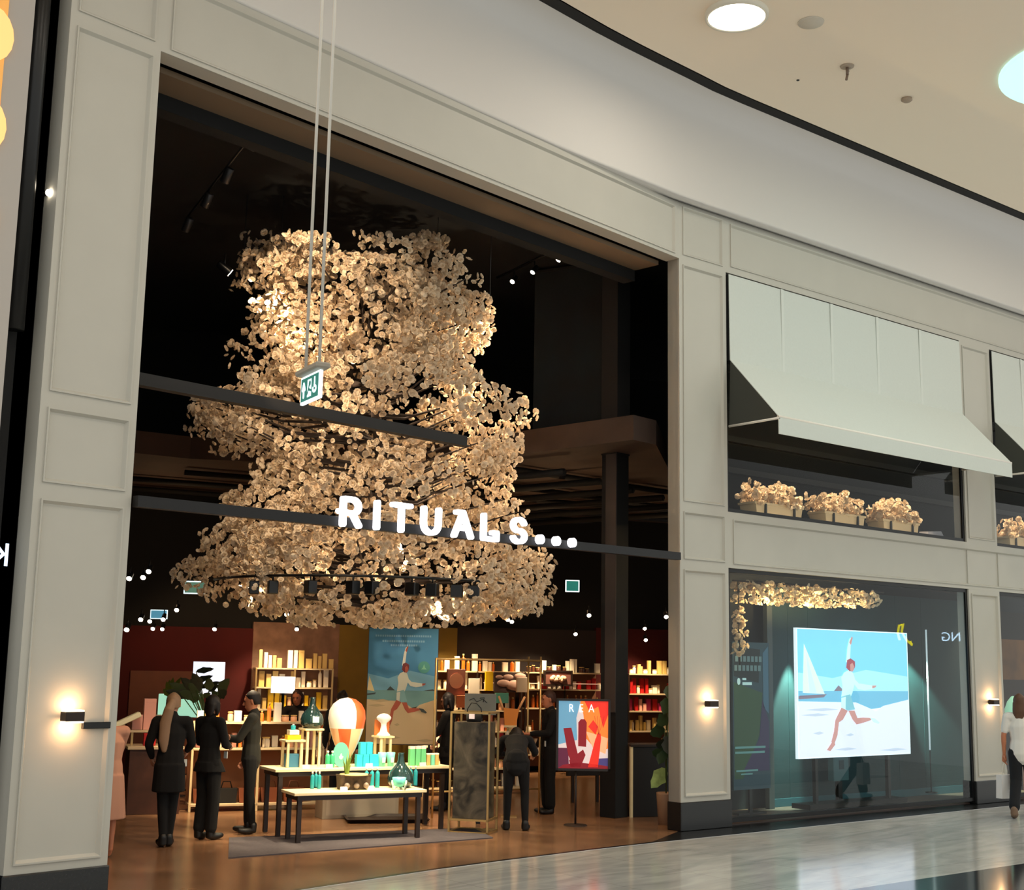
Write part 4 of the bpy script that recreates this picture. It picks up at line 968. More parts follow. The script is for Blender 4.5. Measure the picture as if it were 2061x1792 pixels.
w = MB(); w.poly([(.0, .17), (.022, .12), (.0, .09), (-.022, .12)], -.003, 0, .002); w.poly([(-.03, .13), (.03, .13), (.02, .1), (-.02, .1)], -.004, 0, .002); w.build('emblem', whitec, t)
for i, u in enumerate((633, 643)):
    bottle('green bottle, %s one of the pair left of the oval card' % ['left', 'right'][i], 'bottle', onT(M2, uvT(M2, u, 1540)[0], .1), mat('bottle_green', rgb(60, 170, 120), .3), .2, .03)
k = 0
for (u, z, lab) in ((708, 0, 'bottom left'), (722, 0, 'bottom second'), (736, 0, 'bottom third'), (715, .15, 'upper left'), (729, .15, 'upper middle'), (744, 0, 'bottom right')):
    carton('bright cyan gift box, %s of the stack in the middle of the taller table' % lab, 'box', onT(M2, uvT(M2, u, 1541)[0], .14, z), cyan, .078, .078, .148, rz2)
for i, u in enumerate((757, 776)):
    t = thing('cup', 'mint green tapered tumbler, %s one of the pair right of the cyan boxes' % ['left', 'right'][i], 'cup', onT(M2, uvT(M2, u, 1541)[0], .1), rz2)
    MB().lathe([(.001, 0), (.04, 0), (.055, .17), (.05, .172), (.001, .16)], 16).build('cup', mint, t); box(-.02, .02, -.056, -.05, .05, .11).build('label', whitec, t)
for i, u in enumerate((825, 838, 850)):
    carton('tall green box, %s of three at the right end of the taller table' % ['left', 'middle', 'right'][i], 'box', onT(M2, uvT(M2, u, 1541)[0], .14), green, .066, .066, .24, rz2, lid=whitec)
for i, u in enumerate((862, 872, 881)):
    carton('small gold and white box, %s of three on the right corner of the taller table' % ['left', 'middle', 'right'][i], 'box', onT(M2, uvT(M2, u, 1541)[0], .14), goldc if i % 2 == 0 else mint, .05, .05, .15, rz2, lid=whitec)
for u, lab in ((587, 'under the left stool riser'), (637, 'in front of the green bottle pair'), (724, 'in front of the cyan boxes'), (843, 'in front of the tall green boxes')):
    card(onT(M2, uvT(M2, u, 1541)[0], .03), 'small white price card '+lab, rz2)
# pear shaped balloon of white and orange gores
P = onT(M2, uvT(M2, 693, 1541)[0], .36)
t = thing('balloon_display', 'big white and orange pear-shaped balloon ornament above the middle of the taller table', 'ornament', P, R_(-47))
Rb = .235; prof = [(.012, .02), (.05, .08), (.11, .18), (.17, .32), (.215, .46), (Rb, .58), (.225, .68), (.18, .76), (.1, .82), (.001, .84)]
w = MB(); n = 24
rings = [[(r*cos(2*pi*j/n+.13), r*sin(2*pi*j/n+.13), z) for j in range(n)] for r, z in prof]; w.loft(rings, 0)
for i in range(len(prof)-1):
    for j in range(n):
        a = (j*360/n+7) % 360; low = prof[i][1] < .42
        c = 0
        if low: c = 1 if 238 < a < 285 else (3 if a < 200 or a > 330 else 2)
        else: c = 1 if (a > 300 or a < 20) else 0
        w.mi[i*n+j] = c
w.build('envelope', [mat('balloon_white', rgb(240, 238, 232), .35), mat('balloon_orange', rgb(228, 96, 50), .35), mat('balloon_peach', rgb(240, 190, 150), .4), mat('balloon_pale_blue', rgb(205, 225, 235), .4)], t)
MB().lathe([(.06, 0), (.06, .015), (.01, .03)], 16).build('stand', whitem, t)
# things behind the tables
P = flr(648, 1650); t = thing('white_crate', 'plain off-white low box standing on the floor behind the low table', 'box', P, atan2(-.43, 1.02)); box(0, 1.08, 0, .35, .0, .28, .005).build('body', mat('off_white_board', rgb(160, 148, 130), .7), t); box(.05, 1.03, -.004, .002, .05, .24).build('front_panel', mat('off_white_board2', rgb(168, 156, 138), .7), t)
P = flr(705, 1658); t = thing('floor_tray', 'low dark tray lying on the floor behind the low table legs', 'tray', P+[0, 0, .0], R_(-35))
w = MB(); w.loft([[(0, 0, 0), (1.0, 0, 0), (1.0, .6, 0), (0, .6, 0)], [(-.05, -.05, .05), (1.05, -.05, .05), (1.05, .65, .05), (-.05, .65, .05)], [(-.02, -.02, .05), (1.02, -.02, .05), (1.02, .62, .05), (-.02, .62, .05)], [(.01, .01, .02), (.99, .01, .02), (.99, .59, .02), (.01, .59, .02)]], 0, True, True, False); w.build('tray', darkwood, t)

# marble plinth with brass frame
t = thing('marble_plinth', 'tall dark veined marble block standing in a thin brass frame', 'plinth', flr(903, 1677)+[0, 0, .001], R_(-62))
mb_ = bpy.data.materials.new('dark_veined_marble'); mb_.use_nodes = True; nt = mb_.node_tree; b = nt.nodes['Principled BSDF']; b.inputs['Roughness'].default_value = .35
tc = nt.nodes.new('ShaderNodeTexCoord'); n1 = nt.nodes.new('ShaderNodeTexNoise'); n1.inputs['Scale'].default_value = 3; n1.inputs['Detail'].default_value = 9; n1.inputs['Distortion'].default_value = 2.2
cr = nt.nodes.new('ShaderNodeValToRGB'); cr.color_ramp.elements[0].position = .35; cr.color_ramp.elements[0].color = (*rgb(28, 26, 22), 1); cr.color_ramp.elements[1].position = .75; cr.color_ramp.elements[1].color = (*rgb(96, 88, 76), 1)
nt.links.new(tc.outputs['Object'], n1.inputs['Vector']); nt.links.new(n1.outputs['Fac'], cr.inputs[0]); nt.links.new(cr.outputs[0], b.inputs['Base Color'])
box(.03, .47, .03, .40, .17, 1.36, .008).build('block', mb_, t)
fw, fd, fh, q_ = .50, .43, 1.49, .012
w = MB()
for x in (0, fw):
    for y in (0, fd): w.box(x-q_, x+q_, y-q_, y+q_, 0, fh)
for z in (.012, .165, fh-.012):
    for y in (0, fd): w.box(-q_, fw+q_, y-q_, y+q_, z-q_, z+q_)
    for x in (0, fw): w.box(x-q_, x+q_, 0, fd, z-q_, z+q_)
w.build('frame', brassm, t)
Mp = Matrix.Translation(Vector(flr(903, 1677).tolist())) @ Matrix.Rotation(R_(-62), 4, 'Z')
def onP(x, y, z): p = Mp @ Vector((x, y, z)); return (p.x, p.y, p.z)
t = thing('black_lamp', 'small black round-handled lamp with white tag hanging on top of the marble plinth', 'lamp', onP(.24, .2, 1.361), R_(-62))
w = MB(); w.tube([(-.1+.0, 0, .05), (-.09, 0, .16), (-.04, 0, .235), (.03, 0, .23), (.09, 0, .17), (.11, 0, .05)], .007, 6); w.build('handle', blackg, t)
w = MB(); w.lathe([(.001, 0), (.09, 0), (.1, .03), (.1, .1), (.001, .12)], 18); w.build('body', blackm, t); box(-.035, .035, -.11, -.1, .04, .11).build('tag', mat('white_tag', rgb(235, 215, 215), .5, emis=.3), t)
t = thing('grey_gift_board', 'grey board with faint drawing standing behind the marble plinth', 'board', at(935, 1436, 17.6), R_(-47)); 
MB().box(0, .42, 0, .06, -.02, .26, 0, .004).build('board', greyc, t); w = MB()
w.tube([(.06, -.004, .17), (.12, -.004, .2), (.16, -.004, .15), (.24, -.004, .19), (.3, -.004, .14)], .004, 5); w.tube([(.2, -.004, .2), (.26, -.004, .21), (.25, -.004, .15)], .004, 5); w.build('drawing', blackm, t)
box(.18, .24, .02, .08, -1.49, -.02).build('post', steelm, t); box(.02, .4, -.1, .16, -1.52+.01, -1.49).build('foot', steelm, t)
P = at(1020, 1460, 18.5); t = thing('paper_bag', 'amber translucent paper bag with two tall handles beside the bending person', 'bag', P, R_(-47))
w = MB(); w.loft([[(-.03, -.05, 0), (.13, -.05, 0), (.13, .05, 0), (-.03, .05, 0)], [(-.05, -.06, .24), (.17, -.06, .22), (.17, .06, .22), (-.05, .06, .24)]], 0, True, True, False); w.build('bag', mat('amber_paper', rgb(215, 130, 45), .5, emis=.05), t)
for x, dx in ((-.05, -.07), (.15, .1)): MB().tube([(x, 0, .2), (x+dx*.5, 0, .3), (x+dx, 0, .4)], .018, 6).build('handle', mat('peach_paper', rgb(220, 165, 110), .5), t)
box(-.04, .14, -.08, .08, -.03, 0).build('shelf', creamm, t); box(.03, .07, -.02, .02, -1.24, -.03).build('stem', brassm, t); box(-.06, .16, -.1, .1, -1.25, -1.235).build('foot', brassm, t)

# brass rail frame
Pa = at(870, 1604, 19.5); fa = flr(1064, 1590); 
p1 = at(1062, 1455, 19.6); p2 = at(1087, 1455, 18.9)
gz = at(1087, 1322, 18.9)[2]
t = thing('brass_frame', 'tall open brass tube frame standing behind the marble plinth', 'frame', (p2[0], p2[1], 0), R_(-20))
g0 = Vector((p2[0], p2[1], 0)); Mi = (Matrix.Translation(g0) @ Matrix.Rotation(R_(-20), 4, 'Z')).inverted()
q1 = Mi @ Vector((p1[0], p1[1], 0)); far = Mi @ Vector(tuple(at(878, 1328, 18.3)*[1, 1, 0]))
w = MB(); w.tube([(0, 0, 0), (0, 0, gz)], .016, 8); w.build('post', brassm, t)
w = MB(); w.tube([(q1.x, q1.y, 0), (q1.x, q1.y, gz)], .016, 8); w.build('post', brassm, t)
w = MB(); w.tube([(far.x, far.y, 0), (far.x, far.y, gz-.05)], .016, 8); w.build('post', brassm, t)
w = MB(); w.tube([(0, 0, gz-.06), (q1.x, q1.y, gz-.06)], .014, 8); w.tube([(0, 0, gz-.06), (far.x, far.y, gz-.06)], .016, 8); w.build('top_rail', brassm, t)
w = MB(); w.tube([(0, 0, .35), (far.x, far.y, .35)], .012, 8); w.build('lower_rail', brassm, t)

# dark column right of the middle
t = thing('black_column', 'square black column from floor to ceiling behind the red and orange sign', 'column', (.62, 1.6, 0)); 
box(-.14, .14, -.14, .14, .002, 5.15, .004).build('shaft', blackm, t); box(-.16, -.141, -.14, .05, 1.45, 5.15).build('grey_facing', mat('column_grey', rgb(58, 50, 48), .8), t)
box(-.15, .15, -.15, .15, 5.15, 8.29).build('upper_shaft', blackm, t)
# red and orange sign on a pole
P = flr(1158, 1662); t = thing('poster_stand', 'framed red, orange and blue poster with white letters REA on a thin pole', 'poster stand', P+[0, 0, .001], R_(-47))
D_ = 17.6; wd = .665; zb_ = at(1195, 1546, 17.7)[2]; zt_ = at(1195, 1412, 17.7)[2]
SP = {k: mat('rea_'+k, c, .5, emis=e_, ecol=c) for k, c, e_ in (('blue', rgb(110, 165, 195), .55), ('red', rgb(235, 50, 35), .6), ('orange', rgb(250, 130, 50), .65), ('dark_red', rgb(150, 28, 40), .4), ('wine', rgb(110, 40, 70), .3), ('pale', rgb(225, 205, 200), .6), ('white', rgb(250, 245, 240), .9), ('purple', rgb(80, 70, 130), .4), ('peach', rgb(250, 180, 130), .6))}
ks = list(SP); K = {k: i for i, k in enumerate(ks)}; H_ = zt_-zb_
w = MB(); w.box(0, wd, 0, .01, 0, H_, K['pale'])
def PP(pts, k, l): w.poly([(a*wd, b*H_) for a, b in pts], -.002-.001*l, K[k])
PP([(0, .35), (.38, .42), (.36, .75), (.45, 1), (0, 1)], 'blue', 0); PP([(.42, 1), (.5, .8), (.55, .45), (.8, .25), (1, .3), (1, 1)], 'orange', 0)
PP([(.52, 1), (.62, .85), (.8, .92), (.9, .6), (1, .8), (1, 1)], 'red', 1); PP([(.55, .55), (.7, .3), (.95, .22), (1, .45), (.8, .5)], 'peach', 1); PP([(.6, .62), (.75, .5), (.8, .62), (.7, .72)], 'red', 1) 
PP([(0, .3), (.2, .3), (.22, 0), (0, 0)], 'wine', 1); PP([(0, 0), (1, 0), (1, .04), (.8, .06), (.4, .09), (.1, .05)], 'dark_red', 3); PP([(.8, .15), (1, .16), (1, 0), (.78, 0)], 'purple', 2)
PP([(.1, .59), (.26, .6), (.42, .14), (.3, .02), (.2, .2)], 'dark_red', 2); PP([(.4, .68), (.45, .73), (.53, .73), (.57, .68), (.56, .32), (.4, .33)], 'dark_red', 3); PP([(.22, .12), (.5, .28), (.55, .2), (.45, .02), (.25, .02)], 'dark_red', 3)
PP([(.6, .02), (.75, .45), (.86, .45), (.84, .3), (.8, .02)], 'red', 3); PP([(.76, .45), (.86, .45), (.85, .52), (.78, .52)], 'red', 3)
for a in (.72, .78, .84, .92): PP([(.81, .5), (.815, .5), (a+.006, .78), (a, .78)], 'dark_red', 4)
w.M = Matrix.Translation((-.24, -.02, zb_)); 
w2 = MB(); w2.v = [(x-.24, y-.02, z+zb_) for x, y, z in w.v]; w2.f = w.f; w2.mi = w.mi; w2.smooth = w.smooth
w2.build('printed_picture', [SP[k] for k in ks], t)
fr_ = MB(); 
for (x0, x1, z0, z1) in ((-.27, -.24, zb_-.03, zt_+.03), (wd-.24, wd-.21, zb_-.03, zt_+.03), (-.27, wd-.21, zb_-.03, zb_), (-.27, wd-.21, zt_, zt_+.03)): fr_.box(x0, x1, -.045, .02, z0, z1)
fr_.build('frame', darkwood, t)
o = text('letters', 'R  E  A', .15, SP['white'], t, Matrix.Translation((-.24+wd*.46, -.034, zt_-.1)), .002, sx=.8)
MB().tube([(0, 0, 0), (0, 0, zb_)], .014, 8).build('pole', darkwood, t); MB().lathe([(.001, 0), (.16, 0), (.15, .012), (.02, .02)], 20).build('foot', darkwood, t)
# beach poster
P = at(806, 1500, 18.5); zb_ = P[2]; zt_ = at(806, 1262, 18.5)[2]; wd = 1.0
t = thing('beach_poster', 'tall blue and sand poster of a leaping woman, centre of the shop', 'poster', (P[0], P[1], 0), R_(-45))
BM = [mat('print_'+k, c, .6) for k, c in (('frame', rgb(60, 48, 38)), ('sky_deep_blue', rgb(62, 128, 168)), ('low_sky', rgb(110, 165, 190)), ('sea', rgb(105, 150, 150)), ('sand', rgb(205, 180, 138)), ('sand_shade', rgb(180, 160, 122)), ('sail', rgb(215, 195, 140)), ('hull', rgb(60, 72, 70)), ('skin', rgb(170, 80, 55)), ('hair', rgb(110, 40, 40)), ('cloth', rgb(205, 210, 195)), ('shorts', rgb(120, 165, 170)))]
w = beach({k: 0 for k in names}, wd, zt_-zb_, True, ''); w.v = [(x-wd/2, y, z+zb_) for x, y, z in w.v]; w.build('printed_panel', BM, t)
w = MB(); pr = mat('print_text_blue', rgb(125, 175, 200), .6)
for a0, a1, z in ((.1, .9, .925), (.2, .78, .88), (.32, .68, .845)):
    k = a0
    while k < a1: w.box((k-.5)*wd, (k+.022-.5)*wd, -.012, -.010, zb_+(z-.008)*(zt_-zb_), zb_+(z+.009)*(zt_-zb_)); k += .032
w.build('print_line', pr, t)
w = MB(); w.poly([((.8-.5)*wd+.085*cos(a), zb_+.66*(zt_-zb_)+.085*sin(a)) for a in np.linspace(0, 2*pi, 24)[:-1]], -.011, 0); w.build('round_emblem', mat('print_green_disc', rgb(70, 140, 130), .6), t)
w = MB(); w.poly([((.8-.5)*wd+a, zb_+.66*(zt_-zb_)+b_) for a, b_ in ((0, .045), (.015, .0), (.04, -.03), (-.04, -.03), (-.015, 0))], -.013, 0); w.build('emblem_mark', mat('print_green_mark', rgb(120, 180, 150), .6), t)
for x in (-.4, .4): box(x-.015, x+.015, .06, .09, .001, zt_-.2).build('support_post', blackg, t)
lamp('SPOT', 'poster_spot', (P[0]-1.9, P[1]-2.0, 3.6), 230, rgb(255, 238, 215), .05, (P[0], P[1], 1.6), 40, .8)

# =================================================================== SHELVES WITH GOODS
shelf_wood = mat('pale_shelf', rgb(205, 185, 150), .5)
KINDS = {'cream box': ('c', whitec), 'pink box': ('c', pinkc), 'red box': ('c', redc), 'gold box': ('c', goldc), 'amber bottle': ('b', amber), 'white bottle': ('b', whitec),
         'orange bottle': ('b', orangec), 'magenta box': ('c', magc), 'mint box': ('c', mint), 'yellow box': ('c', yelc), 'peach jar': ('j', mat('peach_jar', rgb(235, 180, 140), .4)), 'dark jar': ('j', mat('brown_jar', rgb(70, 38, 24), .3)),
         'brown bag': ('g', mat('brown_leather', rgb(120, 62, 30), .6)), 'black bag': ('g', blackm), 'white jar': ('j', whitec)}
def good(kind, loc, where, h, rz, w_=.08):
    sh, m = KINDS[kind]; lab = 'small %s %s' % (kind, where); grp = 'rows of one kind, '+kind+' '+where; a, b = kind.rsplit(' ', 1)
    if sh == 'c': t = carton(lab, 'box', loc, m, w_, .07, h, rz, grp)
    elif sh == 'b': t = bottle(lab, 'bottle', loc, m, h, w_*.42, goldc, .4, grp, rz=rz)
    elif sh == 'j': t = bottle(lab, 'jar', loc, m, h*.6, w_*.55, goldc, .8, grp, name='jar', rz=rz)
    else:
        key = ('bag', kind)
        if key in goods: t = copy_tree(goods[key], loc, rz, lab)
        else:
            t = thing('shopping_bag', lab, 'bag', loc, rz, grp)
            w = MB(); w.loft([[(-.13, -.06, 0), (.13, -.06, 0), (.13, .06, 0), (-.13, .06, 0)], [(-.15, -.05, .2), (.15, -.05, .2), (.15, .05, .2), (-.15, .05, .2)]], 0, True, True, False); w.build('body', m, t)
            MB().tube([(-.08, 0, .19), (-.05, 0, .29), (.05, 0, .29), (.08, 0, .19)], .009, 6).build('handle', m, t)
            goods[key] = t
    t['group'] = grp
    return t
def shelf_unit(name, label, cat, u0, u1, d, levels, zbase, depth, where, kinds, frame=creamm, back=None, fill=.97, postw=.03, seed=1, hmul=1.):
    rnd = random.Random(seed)
    t0, _ = onI(u0, 1400, d); t1, _ = onI(u1, 1400, d); Lx = t1-t0; zt = levels[-1]
    u = tI(name, label, cat, t0, d, 0.0)
    n = max(1, int(round(Lx/.95)))
    for k in range(n+1):
        x = Lx*k/n
        box(x-postw/2, x+postw/2, 0, postw, .002, zt).build('post', frame, u)
    for i, z in enumerate(levels):
        box(0, Lx, .0, depth, z-.025, z).build('shelf', shelf_wood, u)
    if back: box(0, Lx, depth, depth+.02, zbase, zt+.3 if back[1] else zt).build('back_panel', back[0], u)
    for i, z in enumerate(levels):
        top = levels[i+1] if i+1 < len(levels) else z+.34
        x = .06; hmax = min(.30, (top-z)*.8)*hmul
        while x < Lx-.06:
            ww = rnd.choice((.07, .08, .1, .12))
            if rnd.random() < fill:
                kind = rnd.choice(kinds[i % len(kinds)])
                hh = hmax*rnd.choice((.55, .7, .85, 1.))
                if 'bag' in kind:
                    ww = .30
                    if x+.3 > Lx: break
                q = Matrix.Translation(ipt(t0, d)) @ Matrix.Rotation(AI, 4, 'Z') @ Vector((x+ww/2, depth*(.3+.25*rnd.random()), z+.001))
                good(kind, (q.x, q.y, q.z), where+[' (lowest shelf)', ' (second shelf)', ' (third shelf)', ' (fourth shelf)', ' (top shelf)'][min(4, i)].replace('(', 'on the ').replace(')', ''), round(hh, 2), AI, round(ww*.85, 3))
            x += ww+.008+rnd.random()*.014
    for x in np.linspace(Lx*.2, Lx*.8, max(1, int(Lx/1.3))):
        q = Matrix.Translation(ipt(t0, d)) @ Matrix.Rotation(AI, 4, 'Z') @ Vector((x, -.55, zt+1.05)); r = Matrix.Translation(ipt(t0, d)) @ Matrix.Rotation(AI, 4, 'Z') @ Vector((x, depth*.5, (zbase+zt)/2+.1))
        lamp('SPOT', 'shelf_fill', q, 330, rgb(255, 222, 175), .04, r, 80, .8)  # spot added in front of the shelves to brighten the goods
    return u
kA = [['cream box', 'gold box', 'brown bag'], ['cream box', 'orange bottle', 'white jar', 'peach jar', 'pink box'], ['cream box', 'peach jar', 'orange bottle', 'gold box']]
shelf_unit('gondola_shelf', 'low cream framed shelf unit with bags and bright goods behind the two standing people', 'shelf', 394, 655, 3.45, [.1, .86, 1.22], .1, .45, 'behind the standing people', [['brown bag', 'black bag', 'brown bag'], kA[1], kA[2]], back=(mat('shelf_brown_back', rgb(150, 95, 55), .7), False), seed=3)
shelf_unit('bench_shelf', 'low cream bench shelf with bright goods behind the marble plinth', 'shelf', 858, 1058, 5.0, [.12, .42, .78], .1, .4, 'on the low bench shelf', [['dark jar', 'cream box'], ['white bottle', 'amber bottle', 'peach jar', 'white jar'], ['pink box', 'white bottle', 'red box', 'amber bottle']], back=(mat('shelf_dark_back', rgb(90, 52, 34), .7), False), seed=5)
wallb = mat('wall_shelf_back', rgb(110, 70, 48), .7)
shelf_unit('wall_shelf', 'backlit wall shelves with rows of amber bottles left of the black column', 'shelf', 1058, 1214, 9.0, [.35, .8, 1.25, 1.62, 1.95], .1, .35, 'in the wall shelves left of the black column', [['cream box', 'dark jar'], ['white jar', 'amber bottle'], ['amber bottle', 'orange bottle', 'amber bottle'], ['cream box', 'red box', 'white jar']], frame=darkwood, back=(wallb, False), seed=8)
shelf_unit('wall_shelf', 'wall shelves with white, pink and red goods right of the black column', 'shelf', 1266, 1362, 9.0, [.35, .8, 1.2, 1.55, 1.95], .1, .35, 'in the wall shelves right of the black column', [['white jar', 'gold box'], ['white bottle', 'cream box', 'gold box'], ['red box', 'magenta box', 'pink box', 'white jar'], ['white jar', 'cream box', 'red box']], frame=darkwood, back=(wallb, False), seed=9)
shelf_unit('wall_shelf', 'wall shelves with cream and gold goods in front of the brown stone wall', 'shelf', 514, 668, 9.0, [.35, .8, 1.2, 1.6, 1.95], .1, .35, 'in the shelves on the brown wall', [['cream box', 'gold box'], ['orange bottle', 'yellow box', 'cream box'], ['yellow box', 'cream box', 'peach jar', 'gold box'], ['white jar', 'cream box', 'gold box', 'white bottle']], frame=brassm, back=(mat('shelf_tan_back', rgb(150, 112, 88), .7), False), seed=12, hmul=1.2)
shelf_unit('wall_shelf', 'wall shelves with pink, amber and white goods right of the beach poster', 'shelf', 868, 1050, 9.0, [.35, .8, 1.2, 1.6, 1.95], .1, .35, 'in the shelves right of the beach poster', [['amber bottle', 'cream box'], ['orange bottle', 'white bottle', 'pink box'], ['amber bottle', 'white bottle', 'peach jar'], ['white bottle', 'cream box', 'pink box', 'white jar']], frame=darkwood, back=(wallb, False), seed=15, hmul=1.2)
# dark counter on the left with pink and red goods
t0, _ = onI(262, 1500, 3.3); t1, _ = onI(368, 1500, 3.3)
u = tI('counter', 'dark wooden counter with pale top between the pier and the standing people', 'counter', t0, 3.3, .001)
box(0, t1-t0, 0, .6, 0, .86, .004).build('cabinet', mat('red_brown_wood', rgb(72, 40, 26), .5, noise=.3, nscale=5), u); box(-.03, t1-t0+.02, -.03, .63, .86, .9, .004).build('worktop', shelf_wood, u)
box(.0, .75, .15, .45, 1.08, 1.11).build('raised_shelf', shelf_wood, u)
for x in (.03, .7): box(x, x+.03, .28, .31, .9, 1.08).build('shelf_post', brassm, u)
def onC(x, y, z): q = Matrix.Translation(ipt(t0, 3.3)) @ Matrix.Rotation(AI, 4, 'Z') @ Vector((x, y, z)); return (q.x, q.y, q.z)
for i, (x, y, z, m, w_, h_, l) in enumerate(((.1, .3, 1.112, pinkc, .14, .2, 'small pale pink box at the left end of the raised counter shelf'), (.26, .3, 1.112, pinkc, .16, .42, 'tall pale pink box on the raised counter shelf'), (.42, .3, 1.112, greyc, .14, .2, 'small brown-grey box on the raised counter shelf'), (.27, .2, .902, redc, .16, .17, 'bright red box on the counter under the pink boxes'), (.5, .2, .902, mat('amber_candle', rgb(220, 150, 90), .4), .1, .12, 'amber candle box on the counter'))):
    carton(l, 'box', onC(x, y, z), m, w_, .12, h_, AI, lid=m)
P = at(262, 1440, 16.9); t = thing('cream_folder', 'long cream box tilted on the edge of the counter by the pier', 'box', onC(-.12, .1, 1.18), AI)
w = MB(); w.M = Matrix.Rotation(-.45, 4, 'Y'); w.box(-.28, .28, -.1, .1, 0, .07, 0, .01); w.build('body', mat('cream_shiny', rgb(240, 235, 200), .4), t); box(-.04, .04, -.05, .05, -.28, .02).build('support', shelf_wood, t)
lamp('SPOT', 'counter_light', (-5.6, 4.0, 3.2), 120, rgb(255, 222, 180), .04, onC(.35, .3, 1.1), 50, .7)
# mint illuminated panel and white screen
P0 = at(316, 1441, 20.6); P1 = at(401, 1441, 20.2); rz = atan2(P1[1]-P0[1], P1[0]-P0[0]); wl = hypot(*(P1-P0)[:2])
t = thing('mint_light_box', 'pale mint glowing display panel behind the woman with the blond ponytail', 'light box', (P0[0], P0[1], .0), rz)
hb = at(316, 1397, 20.6)[2]-P0[2]
w = MB(); w.box(0, wl, 0, .08, P0[2], P0[2]+hb, 0, .01); w.build('panel', mat('mint_glow', rgb(170, 230, 200), .5, emis=.75), t)
w = MB(); w.poly([(wl*.5+.17*cos(a), P0[2]+hb+.05*sin(a)) for a in np.linspace(0, pi, 12)], .0, 0, .05); w.build('crest', mat('lime_glow', rgb(215, 245, 140), .5, emis=.7), t)
box(wl*.45, wl*.55, .02, .06, 0, P0[2]+.01).build('stem', steelm, t); box(wl*.3, wl*.7, -.05, .12, -.002, .02).build('foot', steelm, t)
P0 = at(386, 1397, 21.5); P1 = at(446, 1397, 21.2); rz = atan2(P1[1]-P0[1], P1[0]-P0[0]); wl = hypot(*(P1-P0)[:2]); hb = at(386, 1332, 21.5)[2]-P0[2]
t = thing('white_screen', 'bright white screen behind dark plant leaves at the left of the shop', 'screen', (P0[0], P0[1], 0.001), rz)
w = MB(); w.box(0, wl, 0, .05, P0[2], P0[2]+hb); w.build('panel', mat('white_glow', (1, 1, 1), .5, emis=.95, ecol=rgb(238, 240, 255)), t); box(wl*.45, wl*.55, .02, .05, 0, P0[2]).build('stand', blackg, t); box(0.05, wl-.05, -.15, .2, 0, .02).build('foot', blackg, t)
P0 = at(545, 1395, 24.0); P1 = at(590, 1395, 23.8); rz = atan2(P1[1]-P0[1], P1[0]-P0[0]); wl = hypot(*(P1-P0)[:2]); hb = at(545, 1362, 24)[2]-P0[2]
t = thing('lit_white_panel', 'small blown out white light panel in front of the brown stone wall', 'screen', (P0[0], P0[1], 0.001), rz)
box(0, wl, 0, .05, P0[2], P0[2]+hb).build('panel', mat('white_glow2', (1, 1, 1), .5, emis=1.6, ecol=rgb(255, 252, 235)), t); box(wl*.45, wl*.55, .02, .05, 0, P0[2]).build('stand', blackg, t); box(0.05, wl-.05, -.12, .15, 0, .02).build('foot', blackg, t)  # illuminated white light box on a stand
# framed things on the right part of the back wall
def wall_thing(name, label, cat, u0, u1, v0, v1, m, frame=None, d=8.9, th=.06, z=None):
    t0, zt = onI(u0, v0, d); t1, _ = onI(u1, v0, d); _, zb = onI((u0+u1)/2, v1, d)
    t = tI(name, label, cat, t0, d, zb); Lx = t1-t0; H = zt-zb
    o = box(0, Lx, 0, th, 0, H, .004).build('body', m, t)
    if frame:
        w = MB(); b = .035
        w.box(-b, Lx+b, -.02, th, -b, 0); w.box(-b, Lx+b, -.02, th, H, H+b); w.box(-b, 0, -.02, th, 0, H); w.box(Lx, Lx+b, -.02, th, 0, H); w.build('frame', frame, t)
    return t, Lx, H
t, Lx, H = wall_thing('framed_box', 'dark framed picture box with a pale cluster, above the row of amber bottles', 'picture', 1098, 1149, 1353, 1378, mat('box_brown', rgb(120, 78, 70), .6), darkwood)
w = MB()
for k in range(9): w.sphere((Lx*(.25+.06*k), -.01, H*(.45+.12*sin(k*1.9))), .05, 8, 6)
w.build('cluster', mat('pale_cluster', rgb(235, 190, 160), .6), t)
t, Lx, H = wall_thing('dark_art_panel', 'dark panel with pale stone shapes behind the beige box', 'panel', 996, 1056, 1353, 1394, mat('art_dark', rgb(50, 34, 34), .6), None)
w = MB()
for (a, b_, r_) in ((.15, .75, .05), (.3, .45, .09), (.7, .35, .13), (.45, .75, .07), (.85, .8, .08)): w.sphere((Lx*a, 0, H*b_), r_, 10, 7, 0, (1.6, .3, .8))
w.build('stone_shape', mat('art_stone', rgb(170, 140, 130), .6), t)
wall_thing('tall_yellow_box', 'tall bright yellow box among the shelves right of the beach poster', 'box', 978, 993, 1352, 1391, yelc, d=8.7)
wall_thing('cream_lantern', 'blocky cream lantern left of the yellow box', 'lantern', 945, 966, 1366, 1397, whitec, d=8.7)
wall_thing('beige_box', 'plain beige box in front of the dark art panel', 'box', 1041, 1062, 1364, 1394, mat('beige_card', rgb(195, 175, 155), .6), d=8.6)
wall_thing('mint_pack', 'mint green packs above the amber paper bag', 'box', 998, 1024, 1395, 1416, mint, d=7.0)
t, Lx, H = wall_thing('round_head_panel', 'pinkish brown panel with a round shape behind the dark haired visitor', 'panel', 901, 937, 1347, 1400, mat('rose_brown', rgb(150, 95, 80), .6), d=8.5)
w = MB(); w.poly([(Lx*.5+Lx*.4*cos(a), H*.55+Lx*.4*sin(a)) for a in np.linspace(0, 2*pi, 24)[:-1]], -.01, 0, .008); w.build('round_shape', mat('rose_pale', rgb(205, 140, 110), .6), t)
wall_thing('orange_stack', 'glowing orange jar stack beneath the round shape panel', 'jar', 920, 942, 1400, 1425, mat('orange_jar', rgb(225, 130, 80), .4), d=8.4)
